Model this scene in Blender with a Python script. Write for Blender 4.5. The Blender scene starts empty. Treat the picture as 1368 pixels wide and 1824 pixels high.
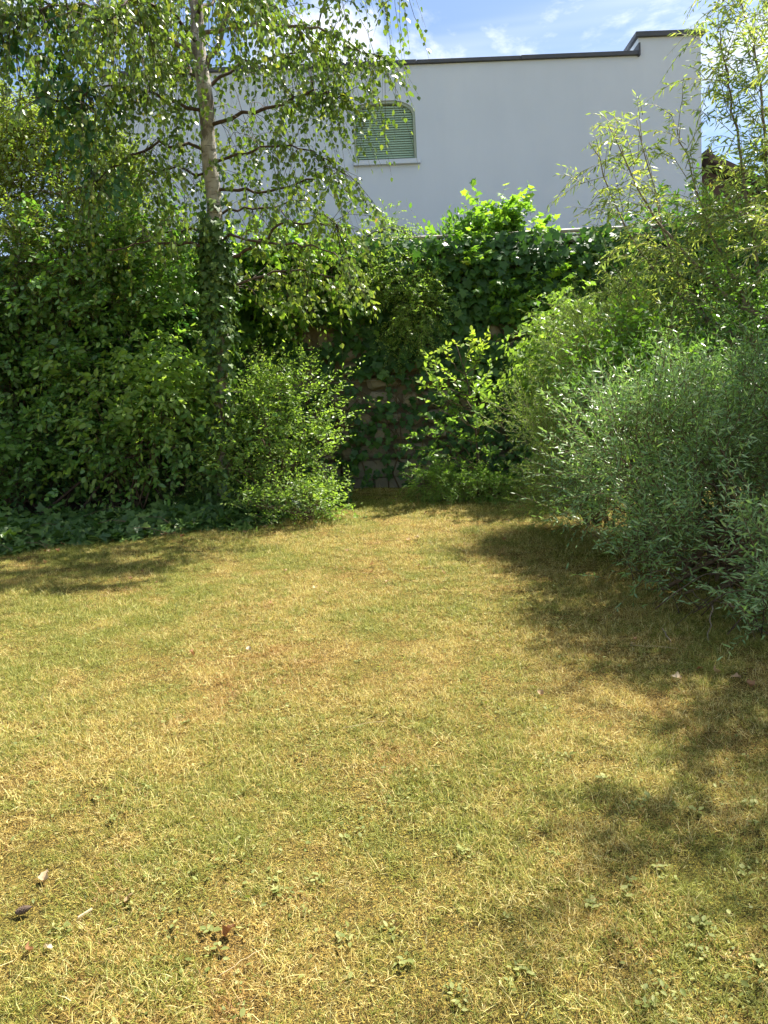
import bpy, math, random
import numpy as np
from mathutils import Matrix, Vector

rng = np.random.default_rng(11)
random.seed(5)
SC = bpy.context.scene
COL = SC.collection
R = math.radians

# ------------------------------------------------------------------ camera
CAM_H, PITCH, ROLL, FPX = 1.55, -5.7, -2.9, 1317.0
SLOPE = 0.085
cam_d = bpy.data.cameras.new('camera')
cam = bpy.data.objects.new('camera', cam_d)
COL.objects.link(cam)
cam_d.sensor_fit = 'VERTICAL'
cam_d.sensor_height = 36.0
cam_d.lens = 26.0
cam_d.clip_start = 0.05
cam_d.clip_end = 3000
CM = Matrix.Rotation(R(90 + PITCH), 3, 'X') @ Matrix.Rotation(R(ROLL), 3, 'Z')
cam.matrix_world = Matrix.Translation((0, 0, CAM_H)) @ CM.to_4x4()
SC.camera = cam

# ------------------------------------------------------------------ sky and sun
SUN_EL, SUN_AZ = 60.0, 51.0            # azimuth measured from +Y towards +X
world = bpy.data.worlds.new('World')
SC.world = world
world.use_nodes = True
nt = world.node_tree
nt.nodes.clear()
N = nt.nodes.new
wo = N('ShaderNodeOutputWorld')
bg = N('ShaderNodeBackground')
bg.inputs['Strength'].default_value = 0.065
sky = N('ShaderNodeTexSky')
sky.sky_type = 'NISHITA'
sky.sun_disc = False
sky.sun_elevation = R(SUN_EL)
sky.sun_rotation = R(SUN_AZ)
sky.air_density = 1.0
sky.dust_density = 0.6
sky.ozone_density = 2.0
tc = N('ShaderNodeTexCoord')
sep = N('ShaderNodeSeparateXYZ')
nt.links.new(tc.outputs['Generated'], sep.inputs[0])
zz = N('ShaderNodeMath'); zz.operation = 'MAXIMUM'; zz.inputs[1].default_value = 0.0
nt.links.new(sep.outputs['Z'], zz.inputs[0])
za = N('ShaderNodeMath'); za.operation = 'ADD'; za.inputs[1].default_value = 0.22
nt.links.new(zz.outputs[0], za.inputs[0])
dx = N('ShaderNodeMath'); dx.operation = 'DIVIDE'
dy = N('ShaderNodeMath'); dy.operation = 'DIVIDE'
nt.links.new(sep.outputs['X'], dx.inputs[0]); nt.links.new(za.outputs[0], dx.inputs[1])
nt.links.new(sep.outputs['Y'], dy.inputs[0]); nt.links.new(za.outputs[0], dy.inputs[1])
cmb = N('ShaderNodeCombineXYZ')
nt.links.new(dx.outputs[0], cmb.inputs[0]); nt.links.new(dy.outputs[0], cmb.inputs[1])


def cloud(scale, sx, sy, lo, hi, rot, det, dist):
    mp = N('ShaderNodeMapping')
    mp.inputs['Scale'].default_value = (sx, sy, 1)
    mp.inputs['Rotation'].default_value = (0, 0, R(rot))
    nt.links.new(cmb.outputs[0], mp.inputs[0])
    nz = N('ShaderNodeTexNoise')
    nz.inputs['Scale'].default_value = scale
    nz.inputs['Detail'].default_value = det
    nz.inputs['Roughness'].default_value = 0.62
    nz.inputs['Distortion'].default_value = dist
    nt.links.new(mp.outputs[0], nz.inputs['Vector'])
    mr = N('ShaderNodeMapRange')
    mr.interpolation_type = 'SMOOTHSTEP'
    mr.inputs['From Min'].default_value = lo
    mr.inputs['From Max'].default_value = hi
    nt.links.new(nz.outputs['Fac'], mr.inputs['Value'])
    return mr.outputs[0]


c1 = cloud(1.9, 1.0, 1.0, 0.47, 0.62, 20, 8, 0.3)
c2 = cloud(1.3, 0.5, 1.9, 0.48, 0.85, 68, 4, 0.5)
mx = N('ShaderNodeMath'); mx.operation = 'MAXIMUM'
nt.links.new(c1, mx.inputs[0]); nt.links.new(c2, mx.inputs[1])
mm = N('ShaderNodeMath'); mm.operation = 'MULTIPLY'; mm.inputs[1].default_value = 0.9
nt.links.new(mx.outputs[0], mm.inputs[0])
mixc = N('ShaderNodeMix'); mixc.data_type = 'RGBA'
nt.links.new(mm.outputs[0], mixc.inputs['Factor'])
nt.links.new(sky.outputs[0], mixc.inputs['A'])
mixc.inputs['B'].default_value = (6.9, 7.2, 7.6, 1)
nt.links.new(mixc.outputs['Result'], bg.inputs['Color'])
nt.links.new(bg.outputs[0], wo.inputs[0])

sd = bpy.data.lights.new('sun', 'SUN')
sd.energy = 5.0
sd.angle = R(0.55)
sd.color = (1.0, 0.94, 0.84)
sun = bpy.data.objects.new('sun', sd)
COL.objects.link(sun)
sv = Vector((math.cos(R(SUN_EL)) * math.sin(R(SUN_AZ)), math.cos(R(SUN_EL)) * math.cos(R(SUN_AZ)), math.sin(R(SUN_EL))))
sun.rotation_euler = sv.to_track_quat('Z', 'Y').to_euler()
sun.location = sv * 30

SC.view_settings.view_transform = 'Standard'
SC.view_settings.look = 'None'
SC.view_settings.exposure = 1.63
SC.view_settings.gamma = 1.0
SC.view_settings.use_curve_mapping = False
SC.render.engine = 'CYCLES'
SC.cycles.max_bounces = 6
SC.cycles.diffuse_bounces = 3
SC.cycles.transmission_bounces = 5
SC.cycles.transparent_max_bounces = 6
SC.cycles.use_denoising = True
SC.cycles.adaptive_threshold = 0.02


# ------------------------------------------------------------------ helpers
CMn = np.array(CM)


def ray(px, py):
    v = np.array([(px - 684) / FPX, -(py - 912) / FPX, -1.0])
    return CMn @ v


def W(px, py, Y):
    """the point of the place seen in that direction, Y metres out"""
    d = ray(px, py)
    return np.array([0, 0, CAM_H]) + d * (Y / d[1])


def gz(x, y):
    x = np.asarray(x, float); y = np.asarray(y, float)
    return (SLOPE * np.clip(y, -6, 12.0) + 0.018 * np.sin(x * 1.3 + 0.4) * np.cos(y * 0.9)
            + 0.008 * np.sin(x * 3.7 + y * 2.1))


def G(px, py):
    d = ray(px, py)
    lo, hi = 0.5, 60.0
    for _ in range(50):
        m = 0.5 * (lo + hi)
        p = np.array([0, 0, CAM_H]) + d * m
        if p[2] > gz(p[0], p[1]):
            lo = m
        else:
            hi = m
    return np.array([0, 0, CAM_H]) + d * lo


def nrm(v):
    return v / np.maximum(np.linalg.norm(v, axis=-1, keepdims=True), 1e-9)


def project(P):
    q = (np.asarray(P) - np.array([0, 0, CAM_H])) @ CMn
    z = np.maximum(-q[:, 2], 1e-3)
    return 684 + FPX * q[:, 0] / z, 912 - FPX * q[:, 1] / z


def tag(o, label=None, cat=None, group=None, kind=None):
    if label: o['label'] = label
    if cat: o['category'] = cat
    if group: o['group'] = group
    if kind: o['kind'] = kind
    return o


def empty(name, loc, label, cat, group=None):
    o = bpy.data.objects.new(name, None)
    o.location = Vector([float(c) for c in loc])
    o.empty_display_size = 0.2
    COL.objects.link(o)
    return tag(o, label, cat, group)


def link(name, me, parent=None, mat=None, loc=(0, 0, 0)):
    o = bpy.data.objects.new(name, me)
    o.location = loc
    if mat and not me.materials:
        me.materials.append(mat)
    COL.objects.link(o)
    if parent is not None:
        o.parent = parent
    return o


def raw_mesh(name, V, F, rnd=None, smooth=True, k=3):
    """V (n,3), F (m,k) int arrays"""
    me = bpy.data.meshes.new(name)
    V = np.ascontiguousarray(V, np.float32); F = np.ascontiguousarray(F, np.int32)
    me.vertices.add(len(V)); me.vertices.foreach_set('co', V.ravel())
    me.loops.add(F.size); me.loops.foreach_set('vertex_index', F.ravel())
    me.polygons.add(len(F))
    me.polygons.foreach_set('loop_start', np.arange(0, F.size, k, dtype=np.int32))
    me.polygons.foreach_set('loop_total', np.full(len(F), k, np.int32))
    me.polygons.foreach_set('use_smooth', np.full(len(F), smooth, bool))
    if rnd is not None:
        a = me.attributes.new('rnd', 'FLOAT', 'POINT')
        a.data.foreach_set('value', np.ascontiguousarray(rnd, np.float32))
    me.update(calc_edges=True)
    return me


class MB:
    """collects boxes, prisms and tubes into one mesh"""
    def __init__(s):
        s.v, s.f = [], []

    def box(s, x0, x1, y0, y1, z0, z1, bev=0.0):
        if bev <= 0:
            b = len(s.v)
            s.v += [(x0, y0, z0), (x1, y0, z0), (x1, y1, z0), (x0, y1, z0), (x0, y0, z1), (x1, y0, z1), (x1, y1, z1), (x0, y1, z1)]
            s.f += [tuple(b + i for i in q) for q in ((0, 3, 2, 1), (4, 5, 6, 7), (0, 1, 5, 4), (1, 2, 6, 5), (2, 3, 7, 6), (3, 0, 4, 7))]
            return s
        ring = [(x0 + bev, y0), (x1 - bev, y0), (x1, y0 + bev), (x1, y1), (x0, y1), (x0, y0 + bev)]
        return s.prism(ring, z0, z1)

    def prism(s, ring, z0, z1):
        b, n = len(s.v), len(ring)
        s.v += [(x, y, z0) for x, y in ring] + [(x, y, z1) for x, y in ring]
        s.f.append(tuple(b + i for i in reversed(range(n))))
        s.f.append(tuple(b + n + i for i in range(n)))
        for i in range(n):
            j = (i + 1) % n
            s.f.append((b + i, b + j, b + n + j, b + n + i))
        return s

    def prism_y(s, ring, y0, y1):
        """ring of (x, z), extruded from y0 (front) to y1"""
        b, n = len(s.v), len(ring)
        s.v += [(x, y0, z) for x, z in ring] + [(x, y1, z) for x, z in ring]
        s.f.append(tuple(b + i for i in range(n)))
        s.f.append(tuple(b + n + i for i in reversed(range(n))))
        for i in range(n):
            j = (i + 1) % n
            s.f.append((b + j, b + i, b + n + i, b + n + j))
        return s

    def band_y(s, outer, inner, y0, y1):
        """a flat frame between two rings of equal length (open or closed by the caller)"""
        b, n = len(s.v), len(outer)
        for y in (y0, y1):
            s.v += [(x, y, z) for x, z in outer] + [(x, y, z) for x, z in inner]
        for i in range(n - 1):
            o0, o1, i0, i1 = b + i, b + i + 1, b + n + i, b + n + i + 1
            B = 2 * n
            s.f += [(o0, o1, i1, i0), (o1 + B, o0 + B, i0 + B, i1 + B), (o1, o0, o0 + B, o1 + B), (i0, i1, i1 + B, i0 + B)]
        return s

    def tube(s, pts, rad, sides=6, wob=0.0):
        pts = np.asarray(pts, float); n = len(pts)
        rad = np.broadcast_to(np.asarray(rad, float), (n,))
        b = len(s.v)
        T = nrm(np.gradient(pts, axis=0))
        ref = np.array([0.31, 0.95, 0.05])
        U = nrm(np.cross(T, ref)); Vv = np.cross(T, U)
        for i in range(n):
            for k in range(sides):
                a = 2 * math.pi * k / sides
                r = rad[i] * (1 + (wob * (random.random() - .5) if wob else 0))
                s.v.append(tuple(pts[i] + r * (math.cos(a) * U[i] + math.sin(a) * Vv[i])))
        for i in range(n - 1):
            for k in range(sides):
                k2 = (k + 1) % sides
                s.f.append((b + i * sides + k, b + i * sides + k2, b + (i + 1) * sides + k2, b + (i + 1) * sides + k))
        s.f.append(tuple(b + k for k in reversed(range(sides))))
        s.f.append(tuple(b + (n - 1) * sides + k for k in range(sides)))
        return s

    def mesh(s, name, smooth=False, off=(0, 0, 0)):
        me = bpy.data.meshes.new(name)
        ox, oy, oz = off
        me.from_pydata([(x - ox, y - oy, z - oz) for x, y, z in s.v], [], s.f)
        if smooth:
            me.polygons.foreach_set('use_smooth', np.ones(len(me.polygons), bool))
        me.update()
        return me

    def build(s, name, mat, parent=None, smooth=False, off=(0, 0, 0)):
        return link(name, s.mesh(name, smooth, off), parent, mat)


# ------------------------------------------------------------------ materials
def newmat(name):
    m = bpy.data.materials.new(name)
    m.use_nodes = True
    m.node_tree.nodes.clear()
    return m, m.node_tree


def ramp(t, stops):
    r = t.nodes.new('ShaderNodeValToRGB')
    el = r.color_ramp.elements
    while len(el) < len(stops): el.new(0.5)
    for e, (p, c) in zip(el, stops):
        e.position = p
        e.color = (*c, 1)
    return r


def noise(t, scale, detail=4, rough=0.55, coord='Object', sc=(1, 1, 1), dist=0.0):
    c = t.nodes.new('ShaderNodeNewGeometry' if coord == 'Position' else 'ShaderNodeTexCoord')
    mp = t.nodes.new('ShaderNodeMapping')
    mp.inputs['Scale'].default_value = sc
    t.links.new(c.outputs[coord], mp.inputs[0])
    n = t.nodes.new('ShaderNodeTexNoise')
    n.inputs['Scale'].default_value = scale
    n.inputs['Detail'].default_value = detail
    n.inputs['Roughness'].default_value = rough
    n.inputs['Distortion'].default_value = dist
    t.links.new(mp.outputs[0], n.inputs['Vector'])
    return n.outputs['Fac']


def leafmat(name, stops, tint=(1.5, 1.6, 0.6), transl=0.38, rough=0.42, spec=0.45, gain=2.25):
    m, t = newmat(name)
    a = t.nodes.new('ShaderNodeAttribute'); a.attribute_name = 'rnd'
    rp = ramp(t, [(q, tuple(min(.5, v * gain) for v in c)) for q, c in stops])
    t.links.new(a.outputs['Fac'], rp.inputs[0])
    p = t.nodes.new('ShaderNodeBsdfPrincipled')
    p.inputs['Roughness'].default_value = rough
    p.inputs['Specular IOR Level'].default_value = spec
    t.links.new(rp.outputs[0], p.inputs['Base Color'])
    mu = t.nodes.new('ShaderNodeMix'); mu.data_type = 'RGBA'; mu.blend_type = 'MULTIPLY'
    mu.inputs['Factor'].default_value = 1
    t.links.new(rp.outputs[0], mu.inputs['A'])
    mu.inputs['B'].default_value = (*tint, 1)
    tr = t.nodes.new('ShaderNodeBsdfTranslucent')
    t.links.new(mu.outputs['Result'], tr.inputs[0])
    mix = t.nodes.new('ShaderNodeMixShader')
    mix.inputs[0].default_value = transl
    t.links.new(p.outputs[0], mix.inputs[1]); t.links.new(tr.outputs[0], mix.inputs[2])
    o = t.nodes.new('ShaderNodeOutputMaterial')
    t.links.new(mix.outputs[0], o.inputs[0])
    return m


def solid(name, stops, scale=6, detail=6, rough=0.8, sc=(1, 1, 1), bump=0.0, bscale=60, spec=0.3, dist=0.0, nrough=0.6):
    m, t = newmat(name)
    f = noise(t, scale, detail, nrough, sc=sc, dist=dist)
    rp = ramp(t, stops)
    t.links.new(f, rp.inputs[0])
    p = t.nodes.new('ShaderNodeBsdfPrincipled')
    p.inputs['Roughness'].default_value = rough
    p.inputs['Specular IOR Level'].default_value = spec
    t.links.new(rp.outputs[0], p.inputs['Base Color'])
    if bump:
        b = t.nodes.new('ShaderNodeBump')
        b.inputs['Strength'].default_value = bump
        b.inputs['Distance'].default_value = 0.01
        t.links.new(noise(t, bscale, 5), b.inputs['Height'])
        t.links.new(b.outputs[0], p.inputs['Normal'])
    o = t.nodes.new('ShaderNodeOutputMaterial')
    t.links.new(p.outputs[0], o.inputs[0])
    return m


M = {}
M['birch_leaf'] = leafmat('birch_leaf', [(0, (.045, .085, .018)), (.45, (.075, .125, .022)), (.8, (.12, .165, .03)), (.93, (.16, .18, .045)), (.975, (.36, .3, .04)), (1, (.3, .15, .06))], (1.45, 1.45, .75), .42, .36, .55, gain=1.65)
M['thicket_leaf'] = leafmat('thicket_leaf', [(0, (.028, .062, .018)), (.6, (.05, .095, .022)), (.92, (.085, .14, .03)), (.985, (.13, .19, .04)), (1, (.35, .25, .04))], (1.6, 1.8, .6), .36, .36, .5, gain=2.7)
M['vine_leaf'] = leafmat('vine_leaf', [(0, (.018, .05, .02)), (.7, (.03, .075, .026)), (1, (.06, .11, .025))], (1.4, 1.7, .6), .26, .4, .45)
M['pale_leaf'] = leafmat('pale_leaf', [(0, (.08, .12, .025)), (.6, (.13, .17, .03)), (1, (.17, .21, .04))], (1.5, 1.6, .7), .45, .45, .4, gain=1.75)
M['light_leaf'] = leafmat('light_leaf', [(0, (.055, .095, .025)), (.6, (.095, .145, .032)), (1, (.16, .2, .05))], (1.7, 1.8, .7), .42, .42, .45)
M['creeper_leaf'] = leafmat('creeper_leaf', [(0, (.018, .05, .016)), (.55, (.032, .078, .02)), (.9, (.06, .12, .025)), (1, (.12, .17, .03))], (1.7, 1.8, .6), .34, .45, .35, gain=1.7)
M['crest_leaf'] = leafmat('crest_leaf', [(0, (.03, .07, .02)), (.5, (.06, .115, .022)), (.85, (.11, .17, .028)), (1, (.2, .24, .035))], (1.9, 1.9, .6), .45, .5, .3, gain=2.4)
M['laurel_leaf'] = leafmat('laurel_leaf', [(0, (.03, .07, .022)), (.6, (.055, .11, .025)), (1, (.13, .2, .035))], (1.7, 1.8, .6), .35, .3, .55)
M['ivy_leaf'] = leafmat('ivy_leaf', [(0, (.02, .045, .012)), (.6, (.038, .07, .017)), (.92, (.066, .105, .025)), (1, (.11, .15, .03))], (1.3, 1.5, .5), .25, .42, .35, gain=2.2)
M['sapling_leaf'] = leafmat('sapling_leaf', [(0, (.055, .105, .03)), (.5, (.095, .15, .035)), (1, (.17, .2, .04))], (1.6, 1.65, .6), .45, .38, .5)
M['juniper_leaf'] = leafmat('juniper_leaf', [(0, (.045, .09, .02)), (.6, (.08, .135, .025)), (1, (.14, .18, .04))], (1.6, 1.7, .6), .35, .5, .35, gain=2.3)
M['tamarisk_leaf'] = leafmat('tamarisk_leaf', [(0, (.07, .115, .03)), (.6, (.115, .165, .042)), (.9, (.17, .2, .07)), (1, (.28, .25, .11))], (1.5, 1.6, .7), .42, .5, .3, gain=1.8)
M['silver_leaf'] = leafmat('silver_leaf', [(0, (.042, .075, .03)), (.55, (.078, .125, .048)), (.9, (.135, .18, .075)), (1, (.2, .24, .11))], (1.35, 1.6, .7), .3, .36, .55, gain=2.6)
M['willow_leaf'] = leafmat('willow_leaf', [(0, (.075, .125, .045)), (.5, (.115, .165, .055)), (.85, (.18, .215, .07)), (1, (.3, .29, .06))], (1.65, 1.55, .7), .46, .42, .4, gain=1.9)
M['bright_leaf'] = leafmat('bright_leaf', [(0, (.05, .11, .018)), (.6, (.085, .165, .022)), (1, (.14, .2, .03))], (1.5, 1.6, .6), .4, .4, .45, gain=1.7)
M['weed_leaf'] = leafmat('weed_leaf', [(0, (.1, .125, .03)), (.55, (.17, .19, .055)), (1, (.28, .29, .11))], (1.5, 1.5, .6), .35, .6, .25, gain=1.25)
M['dry_leaf'] = leafmat('dry_leaf', [(0, (.2, .075, .035)), (.4, (.34, .19, .09)), (.8, (.52, .38, .22)), (1, (.6, .5, .34))], (1.2, 1.1, .8), .2, .7, .2, gain=.85)
M['twig'] = solid('twig', [(.3, (.09, .06, .035)), (.7, (.17, .12, .07))], 20, rough=.8)
M['twig_green'] = solid('twig_green', [(.3, (.12, .12, .045)), (.7, (.2, .17, .07))], 20, rough=.7)
M['twig_dark'] = solid('twig_dark', [(.3, (.05, .036, .025)), (.7, (.11, .075, .05))], 20, rough=.8)
M['bark'] = solid('bark', [(.3, (.12, .09, .06)), (.5, (.2, .16, .11)), (.7, (.3, .25, .18))], 9, 8, .85, sc=(1, 1, .4), bump=.6, bscale=40)
M['render_white'] = solid('render_white', [(.3, (.60, .63, .65)), (.7, (.65, .68, .70))], .5, 6, .9, bump=.25, bscale=120, spec=.2)


def house_render():
    m, t = newmat('house_render')
    r1 = ramp(t, [(.3, (.55, .62, .70)), (.7, (.61, .675, .75))])
    t.links.new(noise(t, .45, 7, .6), r1.inputs[0])
    r2 = ramp(t, [(.35, (.972, .972, .975)), (.65, (1, 1, 1))])
    t.links.new(noise(t, 1.6, 7, .65, sc=(1.6, 1, .3)), r2.inputs[0])
    mu = t.nodes.new('ShaderNodeMix'); mu.data_type = 'RGBA'; mu.blend_type = 'MULTIPLY'; mu.inputs['Factor'].default_value = 1
    t.links.new(r1.outputs[0], mu.inputs['A']); t.links.new(r2.outputs[0], mu.inputs['B'])
    p = t.nodes.new('ShaderNodeBsdfPrincipled'); p.inputs['Roughness'].default_value = .92; p.inputs['Specular IOR Level'].default_value = .15
    t.links.new(mu.outputs['Result'], p.inputs['Base Color'])
    b = t.nodes.new('ShaderNodeBump'); b.inputs['Strength'].default_value = .35; b.inputs['Distance'].default_value = .01
    t.links.new(noise(t, 90, 5, .7), b.inputs['Height']); t.links.new(b.outputs[0], p.inputs['Normal'])
    o = t.nodes.new('ShaderNodeOutputMaterial'); t.links.new(p.outputs[0], o.inputs[0])
    return m


M['render_white'] = house_render()
M['coping'] = solid('coping', [(.3, (.05, .055, .065)), (.7, (.08, .085, .095))], 5, rough=.5, spec=.4)
M['shutter'] = solid('shutter', [(.3, (.36, .5, .37)), (.7, (.42, .56, .42))], 3, 6, .55, spec=.4)
M['shutter_dark'] = solid('shutter_dark', [(.3, (.2, .27, .2)), (.7, (.24, .31, .23))], 3, 6, .7)
M['surround'] = solid('surround', [(.3, (.3, .36, .28)), (.7, (.36, .42, .33))], 3, 6, .6)
M['metal_rail'] = solid('metal_rail', [(.3, (.2, .19, .16)), (.6, (.3, .28, .24)), (.75, (.2, .12, .07))], 9, 7, .55, spec=.5)
M['wire'] = solid('wire', [(.3, (.22, .22, .22)), (.7, (.35, .34, .32))], 9, 4, .45, spec=.5)
M['mortar'] = solid('mortar', [(.3, (.12, .1, .07)), (.7, (.2, .17, .12))], 5, 8, .95, bump=.8, bscale=30)
M['concrete'] = solid('concrete', [(.3, (.17, .15, .11)), (.7, (.27, .24, .18))], 4, 8, .9, bump=.5, bscale=50)
M['roof_tile'] = solid('roof_tile', [(.3, (.045, .036, .032)), (.7, (.08, .06, .05))], 7, 6, .85)
M['brown_board'] = solid('brown_board', [(.3, (.06, .042, .032)), (.7, (.1, .07, .05))], 4, 7, .8, sc=(1, 1, .1))
M['soil'] = solid('soil', [(.3, (.05, .036, .022)), (.7, (.1, .075, .045))], 14, 8, .95, bump=.8, bscale=60)
M['cone'] = solid('cone', [(.3, (.07, .045, .03)), (.7, (.17, .12, .085))], 40, 5, .8)
M['chip'] = solid('chip', [(.3, (.42, .33, .18)), (.7, (.54, .44, .26))], 20, 5, .8, sc=(1, .1, 1))


def stone_mat(i, a, b):
    return solid('stone%d' % i, [(.28, a), (.55, tuple((p + q) / 2 for p, q in zip(a, b))), (.75, b)], 7 + i, 9, .92, bump=.9, bscale=26)


STONES = [stone_mat(0, (.2, .165, .11), (.33, .28, .2)), stone_mat(1, (.2, .165, .12), (.33, .28, .2)),
          stone_mat(2, (.2, .17, .125), (.32, .28, .21)), stone_mat(3, (.24, .2, .15), (.37, .32, .25))]


def glass_mat():
    m, t = newmat('glass')
    p = t.nodes.new('ShaderNodeBsdfPrincipled')
    p.inputs['Base Color'].default_value = (.2, .3, .34, 1)  # bluish reflection painted into the pane's own colour
    p.inputs['Roughness'].default_value = .05
    p.inputs['Specular IOR Level'].default_value = .9
    p.inputs['Metallic'].default_value = .35
    o = t.nodes.new('ShaderNodeOutputMaterial')
    t.links.new(p.outputs[0], o.inputs[0])
    return m


M['glass'] = glass_mat()


def birch_bark():
    m, t = newmat('birch_bark')
    base = ramp(t, [(.3, (.24, .205, .16)), (.5, (.38, .345, .29)), (.68, (.52, .49, .44))])
    t.links.new(noise(t, 6, 6), base.inputs[0])
    lent = ramp(t, [(.0, (0, 0, 0)), (.56, (0, 0, 0)), (.64, (1, 1, 1))])
    t.links.new(noise(t, 6, 5, .6, sc=(1.2, 1.2, 9)), lent.inputs[0])
    patch = ramp(t, [(.0, (0, 0, 0)), (.49, (0, 0, 0)), (.58, (1, 1, 1))])
    t.links.new(noise(t, 3.1, 7, .65, sc=(1.6, 1.6, .9), dist=.6), patch.inputs[0])
    mxm = t.nodes.new('ShaderNodeMath'); mxm.operation = 'MAXIMUM'
    t.links.new(lent.outputs[0], mxm.inputs[0]); t.links.new(patch.outputs[0], mxm.inputs[1])
    mul = t.nodes.new('ShaderNodeMath'); mul.operation = 'MULTIPLY'; mul.inputs[1].default_value = .8
    t.links.new(mxm.outputs[0], mul.inputs[0])
    mix = t.nodes.new('ShaderNodeMix'); mix.data_type = 'RGBA'
    t.links.new(mul.outputs[0], mix.inputs['Factor'])
    t.links.new(base.outputs[0], mix.inputs['A'])
    mix.inputs['B'].default_value = (.09, .065, .045, 1)
    p = t.nodes.new('ShaderNodeBsdfPrincipled')
    p.inputs['Roughness'].default_value = .75
    t.links.new(mix.outputs['Result'], p.inputs['Base Color'])
    b = t.nodes.new('ShaderNodeBump'); b.inputs['Strength'].default_value = .5; b.inputs['Distance'].default_value = .01
    t.links.new(mxm.outputs[0], b.inputs['Height']); b.invert = True
    t.links.new(b.outputs[0], p.inputs['Normal'])
    o = t.nodes.new('ShaderNodeOutputMaterial')
    t.links.new(p.outputs[0], o.inputs[0])
    return m


M['birch_bark'] = birch_bark()


def lawn_nodes(t):
    """patchiness of the turf over the ground: 0 parched, 1 green"""
    a = noise(t, .55, 3, .5, 'Position')
    b = noise(t, 2.6, 5, .6, 'Position')
    add = t.nodes.new('ShaderNodeMath'); add.operation = 'MULTIPLY_ADD'
    add.inputs[1].default_value = .55
    mul = t.nodes.new('ShaderNodeMath'); mul.operation = 'MULTIPLY'; mul.inputs[1].default_value = .45
    t.links.new(b, mul.inputs[0])
    t.links.new(a, add.inputs[0]); t.links.new(mul.outputs[0], add.inputs[2])
    return add.outputs[0]


def ground_mat():
    m, t = newmat('turf_ground')
    pn = lawn_nodes(t)
    r1 = ramp(t, [(.36, (.25, .175, .065)), (.5, (.23, .18, .06)), (.64, (.165, .165, .04))])
    t.links.new(pn, r1.inputs[0])
    # crossing fibres of thatch, dark crumb between them
    r2 = ramp(t, [(.42, (.1, .095, .09)), (.5, (.6, .57, .53)), (.58, (1.9, 1.8, 1.4))])
    t.links.new(noise(t, 95, 6, .75, 'Position', sc=(1.0, 2.6, 1), dist=1.2), r2.inputs[0])
    r3 = ramp(t, [(.42, (.2, .19, .18)), (.51, (.8, .8, .78)), (.59, (1.7, 1.6, 1.35))])
    t.links.new(noise(t, 120, 6, .75, 'Position', sc=(2.6, 1.0, 1), dist=1.2), r3.inputs[0])
    mu = t.nodes.new('ShaderNodeMix'); mu.data_type = 'RGBA'; mu.blend_type = 'MULTIPLY'; mu.inputs['Factor'].default_value = 1
    t.links.new(r1.outputs[0], mu.inputs['A']); t.links.new(r2.outputs[0], mu.inputs['B'])
    mu2 = t.nodes.new('ShaderNodeMix'); mu2.data_type = 'RGBA'; mu2.blend_type = 'MULTIPLY'; mu2.inputs['Factor'].default_value = 1
    t.links.new(mu.outputs['Result'], mu2.inputs['A']); t.links.new(r3.outputs[0], mu2.inputs['B'])
    p = t.nodes.new('ShaderNodeBsdfPrincipled'); p.inputs['Roughness'].default_value = .95
    p.inputs['Specular IOR Level'].default_value = .1
    t.links.new(mu2.outputs['Result'], p.inputs['Base Color'])
    b = t.nodes.new('ShaderNodeBump'); b.inputs['Strength'].default_value = .9; b.inputs['Distance'].default_value = .02
    t.links.new(noise(t, 90, 6, .7, 'Position'), b.inputs['Height']); t.links.new(b.outputs[0], p.inputs['Normal'])
    o = t.nodes.new('ShaderNodeOutputMaterial'); t.links.new(p.outputs[0], o.inputs[0])
    return m


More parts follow.
